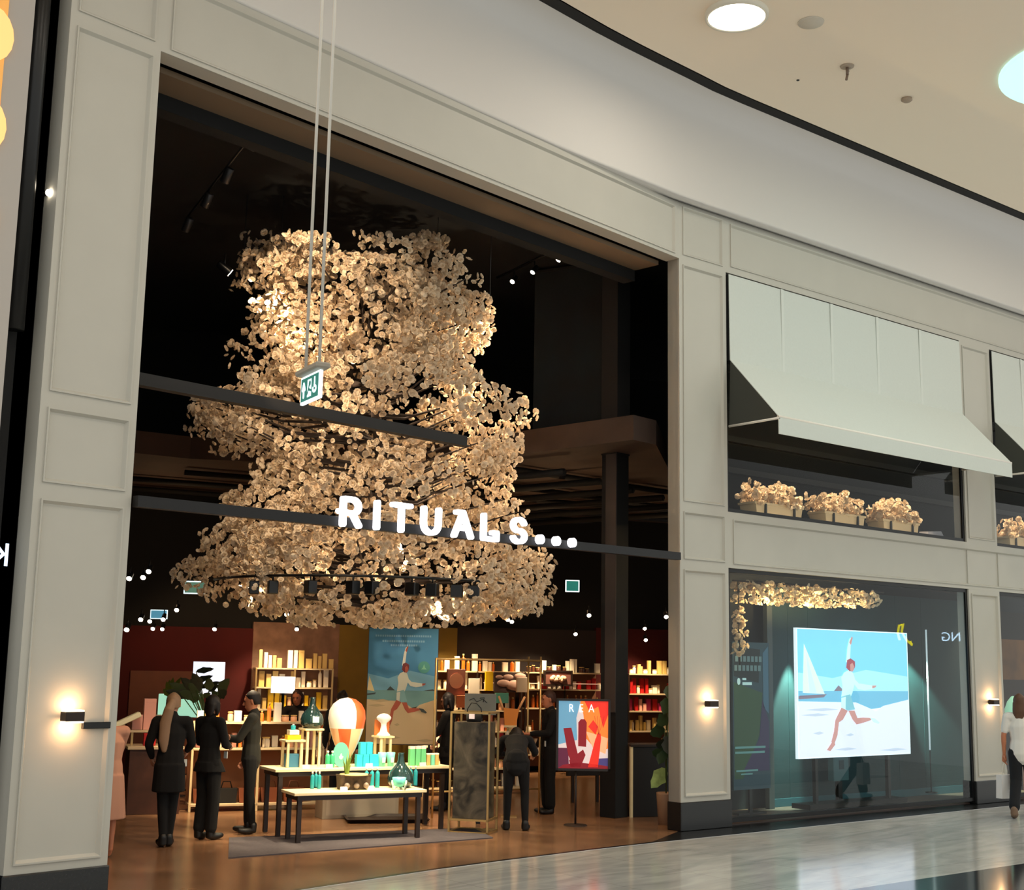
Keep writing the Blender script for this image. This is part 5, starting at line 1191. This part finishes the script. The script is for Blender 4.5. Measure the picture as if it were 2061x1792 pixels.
wall_thing('cream_sign_board', 'cream boxed shelf display right of the amber bottles at mid height', 'sign', 1128, 1145, 1440, 1468, mat('cream_board', rgb(225, 205, 165), .5), darkwood, d=8.6)
t, Lx, H = wall_thing('dark_lower_screen', 'dark horizontal board below the red and orange poster', 'board', 1142, 1215, 1552, 1562, darkwood, d=3.6)
for x in (.1, Lx-.1): box(x-.02, x+.02, 0, .05, -t.location.z+.002, 0).build('leg', darkwood, t)
# cabinet right of the column
P = flr(1272, 1646); t = thing('dark_cabinet', 'dark cabinet with pale edge strip right of the black column', 'cabinet', (P[0], P[1], .001), R_(-28))
box(0, .62, 0, .4, 0, .97, .005).build('body', mat('black_cabinet', rgb(18, 12, 12), .5), t); box(-.03, 0.01, -.01, .03, 0, .98).build('edge_strip', creamm, t); box(-.03, .64, -.02, .42, .97, 1.0).build('top', darkwood, t)
# brass wall rail line
t, Lx, H = wall_thing('glowing_shelf_edge', 'thin lit shelf edge running across the dark back wall', 'shelf edge', 975, 1212, 1374, 1377, mat('lit_edge', rgb(235, 190, 160), .5, emis=.5), d=8.95)

# ---- plants
leafm = mat('monstera_green', rgb(40, 62, 34), .4); leafl = mat('pale_green_leaf', rgb(150, 175, 105), .5, noise=.3, nscale=14); dleaf = mat('dark_green_leaf', rgb(24, 36, 22), .5)
def leaf(w, base, tip, wid, notch=True, mi=0, curl=.12):
    b = Vector(base); d = Vector(tip)-b; L = d.length; d.normalize(); s = d.cross(Vector((.72, .67, .15))).normalized(); u = s.cross(d)
    prof = [(0, .05), (.08, .5), (.2, .85), (.4, 1), (.6, .9), (.8, .55), (.93, .25), (1, 0.02)]
    c = []
    for i, (t_, h_) in enumerate(prof):
        k = h_*(.78 if notch and i % 2 == 0 and 0 < i < 7 else 1)
        m = b+d*L*t_+u*(-curl*L*t_*t_); c.append([tuple(m-s*wid*k+u*(.05*wid)), tuple(m), tuple(m+s*wid*k+u*(.05*wid))])
    w.loft(c, mi, False, False, True, closed=False)
def plant(label, loc, leaves, potr=.14, poth=.3, pot=None, name='potted_plant'):
    t = thing(name, label, 'plant', loc, 0)
    MB().lathe([(.001, 0), (potr*.8, 0), (potr, poth*.95), (potr, poth), (potr*.88, poth), (potr*.86, poth*.9), (.001, poth*.88)], 20).build('pot', pot or mat('tan_pot', rgb(150, 118, 92), .6), t)
    st = MB()
    for i, (bx, by, bz, tx, ty, tz, wid, m) in enumerate(leaves):
        w = MB(); leaf(w, (bx, by, bz), (tx, ty, tz), wid); w.build('leaf', m, t); st.tube([(0, 0, poth*.85), (bx*.4, by*.4, (poth+bz)*.5), (bx, by, bz)], .008, 5)
    st.build('stems', mat('green_stem', rgb(60, 80, 40), .5), t); return t
P = ony(1346, 1670, .55); base = (P[0]-.02, .58, .001)
def rel(u, v, D): p = at(u, v, D); return (p[0]-base[0], max(p[1], .34)-base[1], p[2])
Dp = 17.8
lv = []
for (u0, v0, u1, v1, wd_, m) in ((1341, 1548, 1309, 1587, .115, leafl), (1340, 1500, 1325, 1540, .10, leafm), (1338, 1468, 1306, 1478, .1, leafm), (1344, 1440, 1322, 1462, .1, leafm), (1340, 1520, 1310, 1512, .09, leafm), (1345, 1405, 1335, 1440, .09, leafm), (1345, 1480, 1345, 1520, .12, dleaf), (1342, 1500, 1318, 1498, .08, dleaf), (1345, 1380, 1349, 1410, .08, leafm)):
    a_ = rel(u0, v0, Dp); b_ = rel(u1, v1, Dp-.1); lv.append((*a_, *b_, wd_, m))
plant('tall monstera with one big pale green leaf beside the right jamb', base, lv, .13, .42)
# plants at the left behind the ponytail woman
base = tuple(at(425, 1400, 19.6)); base = (base[0], base[1], .001)
lv = []
for k in range(16):
    a_ = rng.uniform(330, 470); v_ = rng.uniform(1352, 1402); p = at(a_, v_, 19.6); c = at(420, 1412, 19.6)
    q = c+(p-c)*.45; lv.append((q[0]-base[0], q[1]-base[1], q[2], p[0]-base[0], p[1]-base[1], p[2]+.0, .085, [dleaf, leafm][k % 2]))
for (u0, v0, u1, v1) in ((395, 1352, 432, 1346), (392, 1372, 430, 1360), (400, 1385, 446, 1372), (420, 1392, 440, 1378), (360, 1392, 392, 1378)):
    p = at(u1, v1, 19.8); q = at(u0, v0, 19.8); lv.append((q[0]-base[0], q[1]-base[1], q[2], p[0]-base[0], p[1]-base[1], p[2], .05, dleaf))
plant('dark leafy plant rising in front of the white screen', base, lv, .2, .9)
base = tuple(at(338, 1400, 20.2)); base = (base[0], base[1], .001); lv = []
for k in range(12):
    p = at(rng.uniform(310, 370), rng.uniform(1362, 1395), 20.2); c = at(340, 1402, 20.2); lv.append((c[0]-base[0], c[1]-base[1], c[2], p[0]-base[0], p[1]-base[1], p[2], .05, mat('olive_leaf', rgb(88, 105, 32), .5)))
plant('olive green bushy plant above the mint glowing panel', base, lv, .18, 1.0)

# spots added over the front tables to brighten their tops
for (x, y, z) in ((-4.3, 1.2, 2.95), (-3.3, 1.0, 2.95)): lamp('SPOT', 'table_fill', (x, y, z), 420, rgb(255, 232, 190), .05, (x+.3, y+1.2, .7), 62, .7)
for (x, y, z) in ((-3.9, 4.4, 3.1), (-2.7, 4.0, 3.1)): lamp('SPOT', 'table_fill', (x, y, z), 330, rgb(255, 232, 190), .05, (x+.1, y-1.5, .8), 70, .7)
# warm light on the floor near the entrance and on the walls
for (x, y, z, e) in ((-6.3, 1.6, 3.3, 90), (-1.0, 2.6, 3.4, 90), (-.3, .9, 3.4, 60), (-2.6, 6.5, 3.4, 110), (1.6, 6.5, 3.4, 110), (4.5, 7.5, 3.4, 90)):
    lamp('SPOT', 'floor_light', (x, y, z), e, rgb(255, 200, 140), .05, (x, y, 0), 110, .8)
for tt, e in ((-7.6, 35), (-5.0, 85), (-3.2, 60), (-.2, 12), (2.6, 18)):
    p = ipt(tt, 7.6, 3.3); q = ipt(tt+.2, 9.6, 2.0); lamp('SPOT', 'wall_wash', p, e, rgb(255, 205, 150), .05, q, 95, .8)
for (x, y) in ((1.5, 3.6), (3.5, 5.5), (-2, 9.5), (6, 4.0)): lamp('POINT', 'soffit_fill', (x, y, 4.1), 16, rgb(255, 205, 150), .1)  # unseen point lamps added to brighten the mezzanine soffit

# =================================================================== PEOPLE
def remeshed(name, mb, m, voxel, parent, smooth_it=3):
    me = bpy.data.meshes.new('tmp'); me.from_pydata(mb.v, [], mb.f); me.update()
    o = bpy.data.objects.new('tmp', me); COL.objects.link(o)
    r = o.modifiers.new('r', 'REMESH'); r.mode = 'VOXEL'; r.voxel_size = voxel; r.use_smooth_shade = True
    sm = o.modifiers.new('s', 'SMOOTH'); sm.iterations = smooth_it; sm.factor = .5
    bpy.context.view_layer.update()
    me2 = bpy.data.meshes.new_from_object(o.evaluated_get(bpy.context.evaluated_depsgraph_get()))
    bpy.data.objects.remove(o); me2.name = name; me2.materials.clear(); me2.materials.append(m)
    r_ = bpy.data.objects.new(name, me2); COL.objects.link(r_); r_.parent = parent
    return r_
def limb(w, pts, rad, n=12):
    """closed tapering limb with rounded ends; rad: r or (rx, ry)"""
    P = [Vector(p) for p in pts]; rr = [(r, r) if not isinstance(r, tuple) else r for r in rad]
    d0 = (P[0]-P[1]).normalized(); d1 = (P[-1]-P[-2]).normalized()
    ext = [(P[0]+d0*max(rr[0])*.9, .25, 0), (P[0]+d0*max(rr[0])*.6, .75, 0)]+[(p, 1, i) for i, p in enumerate(P)]+[(P[-1]+d1*max(rr[-1])*.6, .75, len(P)-1), (P[-1]+d1*max(rr[-1])*.9, .25, len(P)-1)]
    rings = []; ref = Vector((1, 0, 0))
    for i, (p, k, ri) in enumerate(ext):
        t = (ext[min(i+1, len(ext)-1)][0]-ext[max(i-1, 0)][0]).normalized()
        a = ref-t*ref.dot(t)
        if a.length < .15: a = Vector((0, 1, 0))-t*t.y
        a.normalize(); b = t.cross(a).normalized(); rx, ry = rr[ri]
        rings.append([tuple(p+a*(rx*k*cos(2*pi*j/n))+b*(ry*k*sin(2*pi*j/n))) for j in range(n)])
    w.loft(rings, 0, True, True, True)
def hand(w, wrist, direction, palm_n, size=1., curl=.5, side=1):
    d = Vector(direction).normalized(); nrm = Vector(palm_n); nrm = (nrm-d*nrm.dot(d)).normalized(); s = d.cross(nrm)*side; wv = Vector(wrist)
    limb(w, [wv, wv+d*.05*size, wv+d*.095*size], [(.024*size, .02*size), (.034*size, .018*size), (.036*size, .015*size)])
    for k, L_ in ((-1.5, .066), (-.5, .078), (.5, .074), (1.5, .058)):
        b = wv+d*.095*size+s*(k*.018*size); c1 = (d*cos(curl*.6)+nrm*sin(curl*.6)); c2 = (d*cos(curl*1.5)+nrm*sin(curl*1.5))
        limb(w, [b, b+c1*L_*.5*size, b+c1*L_*.5*size+c2*L_*.5*size], [.0095*size, .0088*size, .0075*size], 8)
    b = wv+d*.035*size+s*(-.03*size); t_ = (d*.7-s*.6+nrm*.4).normalized(); limb(w, [b, b+t_*.03*size, b+t_*.03*size+(d*.9+nrm*.3).normalized()*.03*size], [.013*size, .0105*size, .009*size], 8)
def person(label, loc, facing, hgt, pose, skin, top, legs, shoes, hair, extras=None, voxel=.010):
    """local frame: +y = facing, +x = the person's right, z up, base height 1.70"""
    S = hgt/1.70
    J = dict(pel=(0, 0, .94), waist=(0, .0, 1.08), chest=(0, .0, 1.27), neck=(0, -.01, 1.46), head=(0, .02, 1.60),
             shR=(.175, -.01, 1.40), elR=(.22, -.03, 1.12), wrR=(.24, .05, .88), shL=(-.175, -.01, 1.40), elL=(-.22, -.03, 1.12), wrL=(-.24, .05, .88),
             hipR=(.085, 0, .90), knR=(.09, .02, .49), anR=(.09, -.01, .09), hipL=(-.085, 0, .90), knL=(-.09, .02, .49), anL=(-.09, -.01, .09), look=(0, 1, 0))
    J.update(pose); V = {k: Vector(v)*(1 if k == 'look' else S) for k, v in J.items() if not isinstance(v, float)}
    t = thing('person', label, 'person', loc, facing-pi/2)
    look = V['look'].normalized(); H = V['head']; side = look.cross(Vector((0, 0, 1))).normalized(); up = side.cross(look).normalized()
    def hp(a, b, c): return H+(side*a+look*b+up*c)*S
    # ---- body: one continuous surface
    w = MB(); g = S
    limb(w, [V['pel']-Vector((0, 0, .03)), (V['pel']+V['waist'])/2, V['waist'], V['chest'], (V['chest']*.35+V['neck']*.65)], [(.155*g, .11*g), (.145*g, .1*g), (.125*g, .085*g), (.155*g, .1*g), (.10*g, .07*g)])
    limb(w, [V['neck']-(V['head']-V['neck'])*.2, V['neck'], H-up*.05*S], [.062*g, .052*g, .05*g])
    rings = []
    for (z, rx, ry, oy) in ((-.125, .02, .02, .035), (-.115, .042, .045, .03), (-.08, .056, .072, .02), (-.03, .068, .086, .008), (.02, .076, .095, 0), (.06, .074, .092, -.004), (.095, .058, .072, -.006), (.115, .03, .04, -.006), (.12, .01, .01, -.006)):
        rings.append([tuple(hp(rx*cos(2*pi*j/16), oy+ry*sin(2*pi*j/16), z)) for j in range(16)])
    w.loft(rings, 0)
    limb(w, [hp(0, .09, .012), hp(0, .112, -.03)], [.009*g, .016*g], 8)        # nose
    limb(w, [hp(-.022, .092, -.066), hp(.022, .092, -.066)], [.008*g, .008*g], 8)  # lips
    limb(w, [hp(-.04, .085, .03), hp(.04, .085, .03)], [.012*g, .012*g], 8)   # brow
    for sx in (-1, 1): limb(w, [hp(sx*.077, -.005, .015), hp(sx*.08, -.01, -.03)], [(.010*g, .018*g), (.009*g, .012*g)], 8)
    for c in 'RL':
        sg_ = 1 if c == 'R' else -1
        limb(w, [V['chest']*.3+V['neck']*.6+V['sh'+c]*.1, V['sh'+c]], [.06*g, .056*g]); limb(w, [V['sh'+c], V['sh'+c].lerp(V['el'+c], .5), V['el'+c]], [.05*g, .044*g, .036*g])
        limb(w, [V['el'+c], V['el'+c].lerp(V['wr'+c], .35), V['wr'+c]], [.037*g, .036*g, .024*g])
        hd = V.get('hand'+c, (V['wr'+c]-V['el'+c])); hand(w, V['wr'+c], hd, V.get('palm'+c, Vector((-sg_, .1, -.1))), g, J.get('curl'+c, .6), sg_)
        limb(w, [V['hip'+c], V['hip'+c].lerp(V['kn'+c], .5), V['kn'+c]], [.088*g, .072*g, .052*g])
        limb(w, [V['kn'+c], V['kn'+c].lerp(V['an'+c], .3), V['an'+c]], [.05*g, .052*g, .032*g])
        toe = V.get('toe'+c, Vector((sg_*.03, .13, -.05))*1); limb(w, [V['an'+c], V['an'+c]+Vector((0, .02, -.05))*g, V['an'+c]+toe*g], [.034*g, .036*g, .026*g])
    body = remeshed('body', w, skin, voxel*.8, t, 2)
    ew = MB()
    for sx in (-1, 1): ew.sphere(tuple(hp(sx*.031, .088, .008)), .009*g, 8, 6)
    ew.build('eyes', mat('eye_dark', rgb(25, 18, 15), .2), t)
    # ---- clothes
    e = .014*g
    if top:
        m, sl, low, flare = top      # sleeve 0..1, lower z, flare radius
        w = MB(); a = V['pel']; lowz = low*S
        n_ = max(2, int((a.z-lowz)/.12)+1) if lowz < a.z-.1 else 1
        pts_ = []; rad_ = []
        if lowz < a.z-.1:
            for k in range(n_+1):
                f_ = k/n_; z = lowz+(a.z-.02-lowz)*f_; cx_ = a.x*(f_)+(1-f_)*(V['knR'].x+V['knL'].x)/2; cy_ = a.y*f_+(1-f_)*(V['knR'].y+V['knL'].y)/2
                pts_.append(Vector((cx_, cy_, z))); rr__ = (flare*(1-f_)+.175*f_)*g; rad_.append((rr__, rr__*.8))
            w2 = MB(); ring = [[tuple(p+Vector((r[0]*cos(2*pi*j/18)*(1+.04*sin(5*2*pi*j/18)), r[1]*sin(2*pi*j/18)*(1+.04*sin(5*2*pi*j/18)), 0))) for j in range(18)] for p, r in zip(pts_, rad_)]
            w.loft(ring, 0)
        limb(w, [V['pel']-Vector((0, 0, .06)), (V['pel']+V['waist'])/2, V['waist'], V['chest'], (V['chest']*.3+V['neck']*.7)], [(.17*g, .125*g), (.158*g, .115*g), (.142*g, .10*g), (.17*g, .115*g), (.10*g, .078*g)])
        limb(w, [V['neck']-(V['head']-V['neck'])*.3, V['neck']+(V['head']-V['neck'])*.12], [.078*g, .064*g])
        for c in 'RL':
            limb(w, [V['chest']*.3+V['neck']*.6+V['sh'+c]*.1, V['sh'+c]], [.07*g, .068*g])
            limb(w, [V['sh'+c], V['sh'+c].lerp(V['el'+c], .5), V['sh'+c].lerp(V['el'+c], 1 if sl > .5 else .75)], [.066*g, .058*g, .052*g])
            if sl > .5: limb(w, [V['el'+c], V['el'+c].lerp(V['wr'+c], .5), V['el'+c].lerp(V['wr'+c], .93)], [.051*g, .047*g, .036*g])
        remeshed('top', w, m, voxel*1.1, t, 5)
    if legs:
        m, style = legs
        w = MB(); limb(w, [V['pel'], V['pel']-Vector((0, 0, .07))], [(.165*g, .12*g), (.15*g, .115*g)])
        for c in 'RL':
            k1 = dict(slim=(.096, .078, .06, .056, .045), wide=(.102, .09, .08, .078, .075))[style]
            limb(w, [V['hip'+c], V['hip'+c].lerp(V['kn'+c], .5), V['kn'+c]], [k1[0]*g, k1[1]*g, k1[2]*g]); limb(w, [V['kn'+c], V['kn'+c].lerp(V['an'+c], .4), V['an'+c].lerp(V['kn'+c], .08)], [k1[2]*g, k1[3]*g, k1[4]*g])
        remeshed('trousers', w, m, voxel*1.1, t, 4)
    if shoes:
        for c in 'RL':
            sg_ = 1 if c == 'R' else -1
            w = MB(); toe = V.get('toe'+c, Vector((sg_*.03, .13, -.05))); a = V['an'+c]; limb(w, [a+Vector((0, -.01, .01))*g, a+Vector((0, -.015, -.05))*g, a+Vector((0, .03, -.052))*g+toe*.2, a+toe*g*1.08], [(.05*g, .052*g), (.053*g, .05*g), (.053*g, .047*g), (.044*g, .034*g)])
            remeshed('shoe', w, shoes, voxel, t, 3)
    if hair:
        m, style = hair
        w = MB(); rings = []
        for (z, r1, r2, oy) in ((-.05, .066, .05, -.055), (-.0, .083, .078, -.034), (.04, .087, .096, -.018), (.08, .078, .092, -.014), (.108, .055, .066, -.014), (.13, .028, .034, -.014), (.136, .01, .01, -.014)):
            rings.append([tuple(hp(r1*cos(2*pi*j/16), oy+r2*sin(2*pi*j/16), z)) for j in range(16)])
        w.loft(rings, 0)
        if style == 'ponytail':
            limb(w, [hp(-.02, -.09, .02), hp(-.05, -.13, -.06), hp(-.085, -.125, -.22), hp(-.09, -.12, -.42), hp(-.08, -.12, -.52)], [(.045*g, .045*g), (.06*g, .04*g), (.068*g, .035*g), (.06*g, .03*g), (.035*g, .02*g)])
        if style == 'long': limb(w, [hp(0, -.05, .0), hp(0, -.07, -.12), hp(0, -.075, -.24)], [(.09*g, .06*g), (.095*g, .05*g), (.07*g, .03*g)])
        if style == 'bun': limb(w, [hp(-.0, -.09, .08), hp(0, -.12, .09)], [.045*g, .04*g])
        if style == 'bob': 
            for sx in (-1, 1): limb(w, [hp(sx*.07, -.02, .03), hp(sx*.08, -.01, -.06), hp(sx*.07, 0, -.11)], [.035*g, .032*g, .022*g])
            limb(w, [hp(0, -.06, .0), hp(0, -.065, -.09)], [(.08*g, .05*g), (.07*g, .035*g)])
        remeshed('hair', w, m, voxel*.9, t, 2)
    if extras: extras(t, V, g)
    return t
blk = mat('black_cloth', rgb(5, 5, 6), .95); blk2 = mat('charcoal_cloth', rgb(12, 12, 14), .95); blkshoe = mat('black_shoe', rgb(8, 8, 8), .5)
skin1 = mat('skin_fair', rgb(205, 150, 120), .55); skin2 = mat('skin_tan', rgb(190, 120, 85), .55)
beige = mat('pink_beige_coat', rgb(190, 140, 115), .85); blond = mat('ash_blond_hair', rgb(140, 112, 86), .6); darkh = mat('dark_brown_hair', rgb(26, 17, 13), .6); brownh = mat('brown_hair', rgb(88, 58, 38), .6); redh = mat('reddish_hair', rgb(60, 30, 18), .6)
HD = R_(43)
def az_to_px(u): return HD-math.atan((u-1030.5)/F_PX)
def stand(u, v): return flr(u, v)+[0, 0, .0]
# beige coat at the left jamb
P = flr(240, 1728); person('person in a pink-beige coat with bare calves half hidden by the left pier', (P[0]-.12, P[1]+.10, .006), R_(100), 1.58,
    dict(head=(0, .12, 1.56), neck=(0, .06, 1.44), elR=(.22, .12, 1.16), wrR=(.16, .34, 1.12), elL=(-.22, .12, 1.16), wrL=(-.16, .34, 1.12), anR=(.07, -.01, .09), anL=(-.1, .12, .09), knL=(-.09, .1, .48)),
    skin2, (beige, 1, .42, .27), None, None, (blond, 'bob'))
# woman with long ponytail
def badge(x, y, z):
    def f(t, V, g): 
        w = MB(); w.M = Matrix.Translation((x*g, y*g, z*g)); w.box(-.028, .028, -.006, .006, -.04, .04, 0, .003); w.build('badge', mat('pale_badge', rgb(215, 220, 215), .5), t)
    return f
P = flr(337, 1706); person('woman seen from behind with long ash-blond ponytail and long black coat', (P[0], P[1]+.05, .0135), R_(60), 1.66,
    dict(anR=(.035, .0, .09), anL=(-.035, -.04, .09), knR=(.06, .02, .49), knL=(-.06, .0, .49), elL=(-.25, .02, 1.14), wrL=(-.2, .12, .98), elR=(.24, .06, 1.15), wrR=(.2, .22, 1.05), hipR=(.07, 0, .9), hipL=(-.07, 0, .9)),
    skin1, (blk, 1, .60, .19), (blk, 'slim'), blkshoe, (blond, 'ponytail'), badge(.17, .10, .92))
# second person
P = flr(417, 1692); person('person in black standing in the middle of the three with one hand at the chest', (P[0], P[1]+.05, .0135), R_(10), 1.63,
    dict(elL=(-.24, .06, 1.14), wrL=(-.03, .2, 1.2), handL=(.25, .1, .02), palmL=(0, -1, 0), curlL=.7, elR=(.23, .04, 1.13), wrR=(.12, .22, 1.1), anR=(.07, .02, .09), anL=(-.07, -.04, .09), look=(-.25, 1, -.15)),
    skin1, (blk, 1, .80, .22), (blk, 'wide'), blkshoe, (darkh, 'bob'), badge(.14, .14, 1.0))
# man on the right of the trio
P = flr(500, 1680); person('man in dark shirt facing left with one forearm stretched towards the others', (P[0]+.02, P[1]+.05, .0135), R_(138), 1.67,
    dict(elL=(-.2, .14, 1.14), wrL=(-.12, .40, 1.16), handL=(.1, 1, .05), palmL=(1, 0, -.2), elR=(.22, .0, 1.14), wrR=(.22, .1, .9), look=(.0, 1, -.15), anR=(.09, .02, .09), anL=(-.06, -.06, .09), knL=(-.07, -.01, .49)),
    skin2, (mat('dark_green_shirt', rgb(24, 24, 18), .9), 1, .92, .17), (blk, 'slim'), blkshoe, (darkh, 'short'))
# seller behind the tables facing the camera
P = at(598, 1420, 20.5); person('seller in black with dark hood of hair, face turned to the front, behind the tables', (P[0], P[1], .002), R_(220), 1.62, dict(look=(.1, 1, -.2), elL=(-.25, .04, 1.14), wrL=(-.22, .2, 1.0), elR=(.25, .04, 1.14), wrR=(.2, .22, 1.0)), skin2, (mat('charcoal_jumper', rgb(28, 26, 30), .9), 1, .9, .18), (blk, 'slim'), blkshoe, (mat('auburn_hair', rgb(48, 24, 18), .6), 'bob'), voxel=.012)
P = at(688, 1420, 19.0); person('person with dark hair bun mostly hidden behind the white and orange balloon', (P[0], P[1], .002), R_(45), 1.64, dict(look=(-.3, 1, -.2)), skin1, (blk2, 1, .9, .18), (blk, 'slim'), blkshoe, (darkh, 'bun'), voxel=.012)
# visitor left of the plinth
P = flr(898, 1632); person('dark haired visitor in long dark jacket standing left of the marble plinth', (P[0], P[1], .002), R_(120), 1.64, dict(look=(.4, 1, -.2), elL=(-.2, .1, 1.14), wrL=(-.12, .26, 1.05), elR=(.22, .05, 1.13), wrR=(.16, .2, .98), anR=(.08, .0, .09), anL=(-.08, .04, .09)), skin1, (mat('dark_jacket', rgb(22, 20, 18), .9), 1, .78, .19), (blk, 'slim'), blkshoe, (darkh, 'bob'))
# bending visitor
P = flr(1037, 1672); person('person in black bending forward over the goods, seen from behind, right of the plinth', (P[0], P[1], .002), R_(43), 1.62,
    dict(pel=(0, -.02, .92), waist=(0, .10, 1.06), chest=(0, .27, 1.14), neck=(0, .44, 1.19), head=(0, .57, 1.20), shR=(.175, .38, 1.16), shL=(-.175, .38, 1.16), elR=(.26, .42, 1.0), wrR=(.25, .60, .95), elL=(-.25, .46, .98), wrL=(-.16, .62, .95),
         knR=(.12, .02, .49), anR=(.13, -.02, .09), knL=(-.11, .02, .49), anL=(-.12, .02, .09), hipR=(.09, 0, .9), hipL=(-.09, 0, .9), look=(0, .7, -.7)), skin1, (blk2, 1, .86, .17), (blk, 'slim'), blkshoe, (darkh, 'bob'))
# seller at the frame
P = flr(1104, 1638); person('seller in black uniform with hip badge facing left beside the brass frame', (P[0], P[1], .002), R_(150), 1.70,
    dict(elL=(-.24, .10, 1.13), wrL=(-.14, .34, 1.12), handL=(.1, 1, 0), elR=(.22, .0, 1.13), wrR=(.21, .12, .92), look=(.1, 1, -.1), anR=(.08, .0, .09), anL=(-.08, .0, .09)), skin2, (blk, 1, .9, .175), (blk, 'wide'), blkshoe, (redh, 'short'), badge(-.13, .11, .98))
# passer-by at the right edge
def bag(t, V, g): pass
P = flr(2062, 1646); person('passer-by in white t-shirt and black trousers walking out of the right edge', (P[0], P[1], .002), R_(15), 1.76,
    dict(elL=(-.23, -.03, 1.13), wrL=(-.24, .02, .87), elR=(.23, -.08, 1.13), wrR=(.25, .02, .9), knR=(.09, .16, .52), anR=(.09, .22, .09), knL=(-.09, -.02, .5), anL=(-.09, -.32, .13), toeL=(-.02, .1, -.09)), skin2, (mat('white_tshirt', rgb(225, 222, 215), .8), 0, .92, .175), (mat('black_trousers', rgb(12, 13, 18), .9), 'wide'), mat('brown_white_shoe', rgb(120, 95, 75), .6), (brownh, 'long'))
P2 = Matrix.Translation((P[0], P[1], 0)) @ Matrix.Rotation(R_(15)-pi/2, 4, 'Z') @ Vector((-.25, .03, 0)); pz = .60; pb = .26
t = thing('shopping_bag', 'white paper carrier bag with dark print carried by the passer-by', 'bag', (P2[0], P2[1], pb), R_(-20))
w = MB(); w.loft([[(-.14, -.06, 0), (.14, -.06, 0), (.14, .06, 0), (-.14, .06, 0)], [(-.13, -.05, pz-pb), (.13, -.05, pz-pb), (.13, .05, pz-pb), (-.13, .05, pz-pb)]], 0, True, True, False); w.build('bag', mat('white_paper', rgb(215, 212, 210), .7), t)
box(.04, .09, -.063, -.055, .06, .26).build('print', mat('grey_print', rgb(90, 88, 95), .7), t)
MB().tube([(-.06, 0, pz-pb-.01), (-.03, 0, pz-pb+.16), (.03, 0, pz-pb+.16), (.06, 0, pz-pb-.01)], .005, 6).build('handle', whitem, t)

# goods seen in the next show window
t = tR('amber_glow_panel', 'amber panel painted as the orange shop glow in the show window at the right edge', 'backdrop', 8.2, 2.3, .02)
box(0, 4.5, 0, .05, 1.95, 2.75).build('band', mat('painted_amber_glow', rgb(150, 92, 22), .7, noise=.4, nscale=2), t); box(0, 4.5, .0, .04, 0, 1.95).build('lower_board', mat('dark_umber', rgb(60, 38, 24), .8), t)  # amber colour stands in for the orange glow of the shop interior
box(0, 4.5, .0, .04, 2.75, 3.3).build('upper_board', mat('dark_umber2', rgb(40, 28, 18), .8), t)
s_, z_ = onr(2040, 1440, .8); t = tR('egg_lamp', 'pale green glowing egg-shaped lamp in the show window at the right edge', 'lamp', s_, .8, .02)
MB().lathe([(.001, z_-.28), (.09, z_-.24), (.16, z_-.08), (.15, z_+.08), (.1, z_+.22), (.03, z_+.31), (.001, z_+.32)], 18).build('shade', mat('mint_egg', rgb(170, 225, 190), .4, emis=.5), t)
MB().lathe([(.001, 0), (.16, 0), (.15, .02), (.02, .04), (.02, z_-.26)], 16).build('stand', creamm, t)
for x, zz, m, l in ((s_+.45, .0, pinkc, 'pink box on the floor of the right edge show window'), (s_+.95, 0, whitec, 'white box on the floor of the right edge show window')):
    carton(l, 'box', rf(x, .7, .02), m, .3, .3, .7, A2)
lamp('SPOT', 'window_light', rf(9.6, .5, 3.3), 120, WARM, .05, rf(9.2, 2.3, 1.9), 95, .7)

# small fittings belong to the part they sit on
RULES = {'lens': ('body',), 'eyes': ('body',), 'diffuser': ('shade',), 'bracket': ('trough',), 'letters': ('printed_picture',), 'print_line': ('printed_board', 'printed_panel'), 'print_emblem': ('printed_board',),
         'print_footer': ('printed_board',), 'round_emblem': ('printed_panel',), 'emblem_mark': ('printed_panel',), 'label': ('body', 'cup'), 'arrow': ('face',), 'door_pictogram': ('face',), 'wheelchair': ('face',),
         'figure': ('face',), 'seam': ('canopy',), 'front_bar': ('canopy',), 'emblem': ('card',), 'handle': ('body', 'bag'), 'tag': ('body',), 'drawing': ('board',), 'crest': ('panel',), 'print': ('bag',), 'square_hole': ('body',),
         'cluster': ('body',), 'stone_shape': ('body',), 'round_shape': ('body',), 'silver_knot': ('body',), 'panel_joint': ('panel',), 'badge': ('top',), 'stem': ('body',), 'moss': ('crate',)}
for root in [o for o in list(bpy.data.objects) if o.parent is None and o.type == 'EMPTY']:
    ch = list(root.children)
    for c in ch:
        want = RULES.get(c.name.split('.')[0])
        if not want: continue
        for p in ch:
            if p is not c and p.name.split('.')[0] in want and p.parent is root and p.matrix_local == Matrix.Identity(4):
                c.parent = p; break
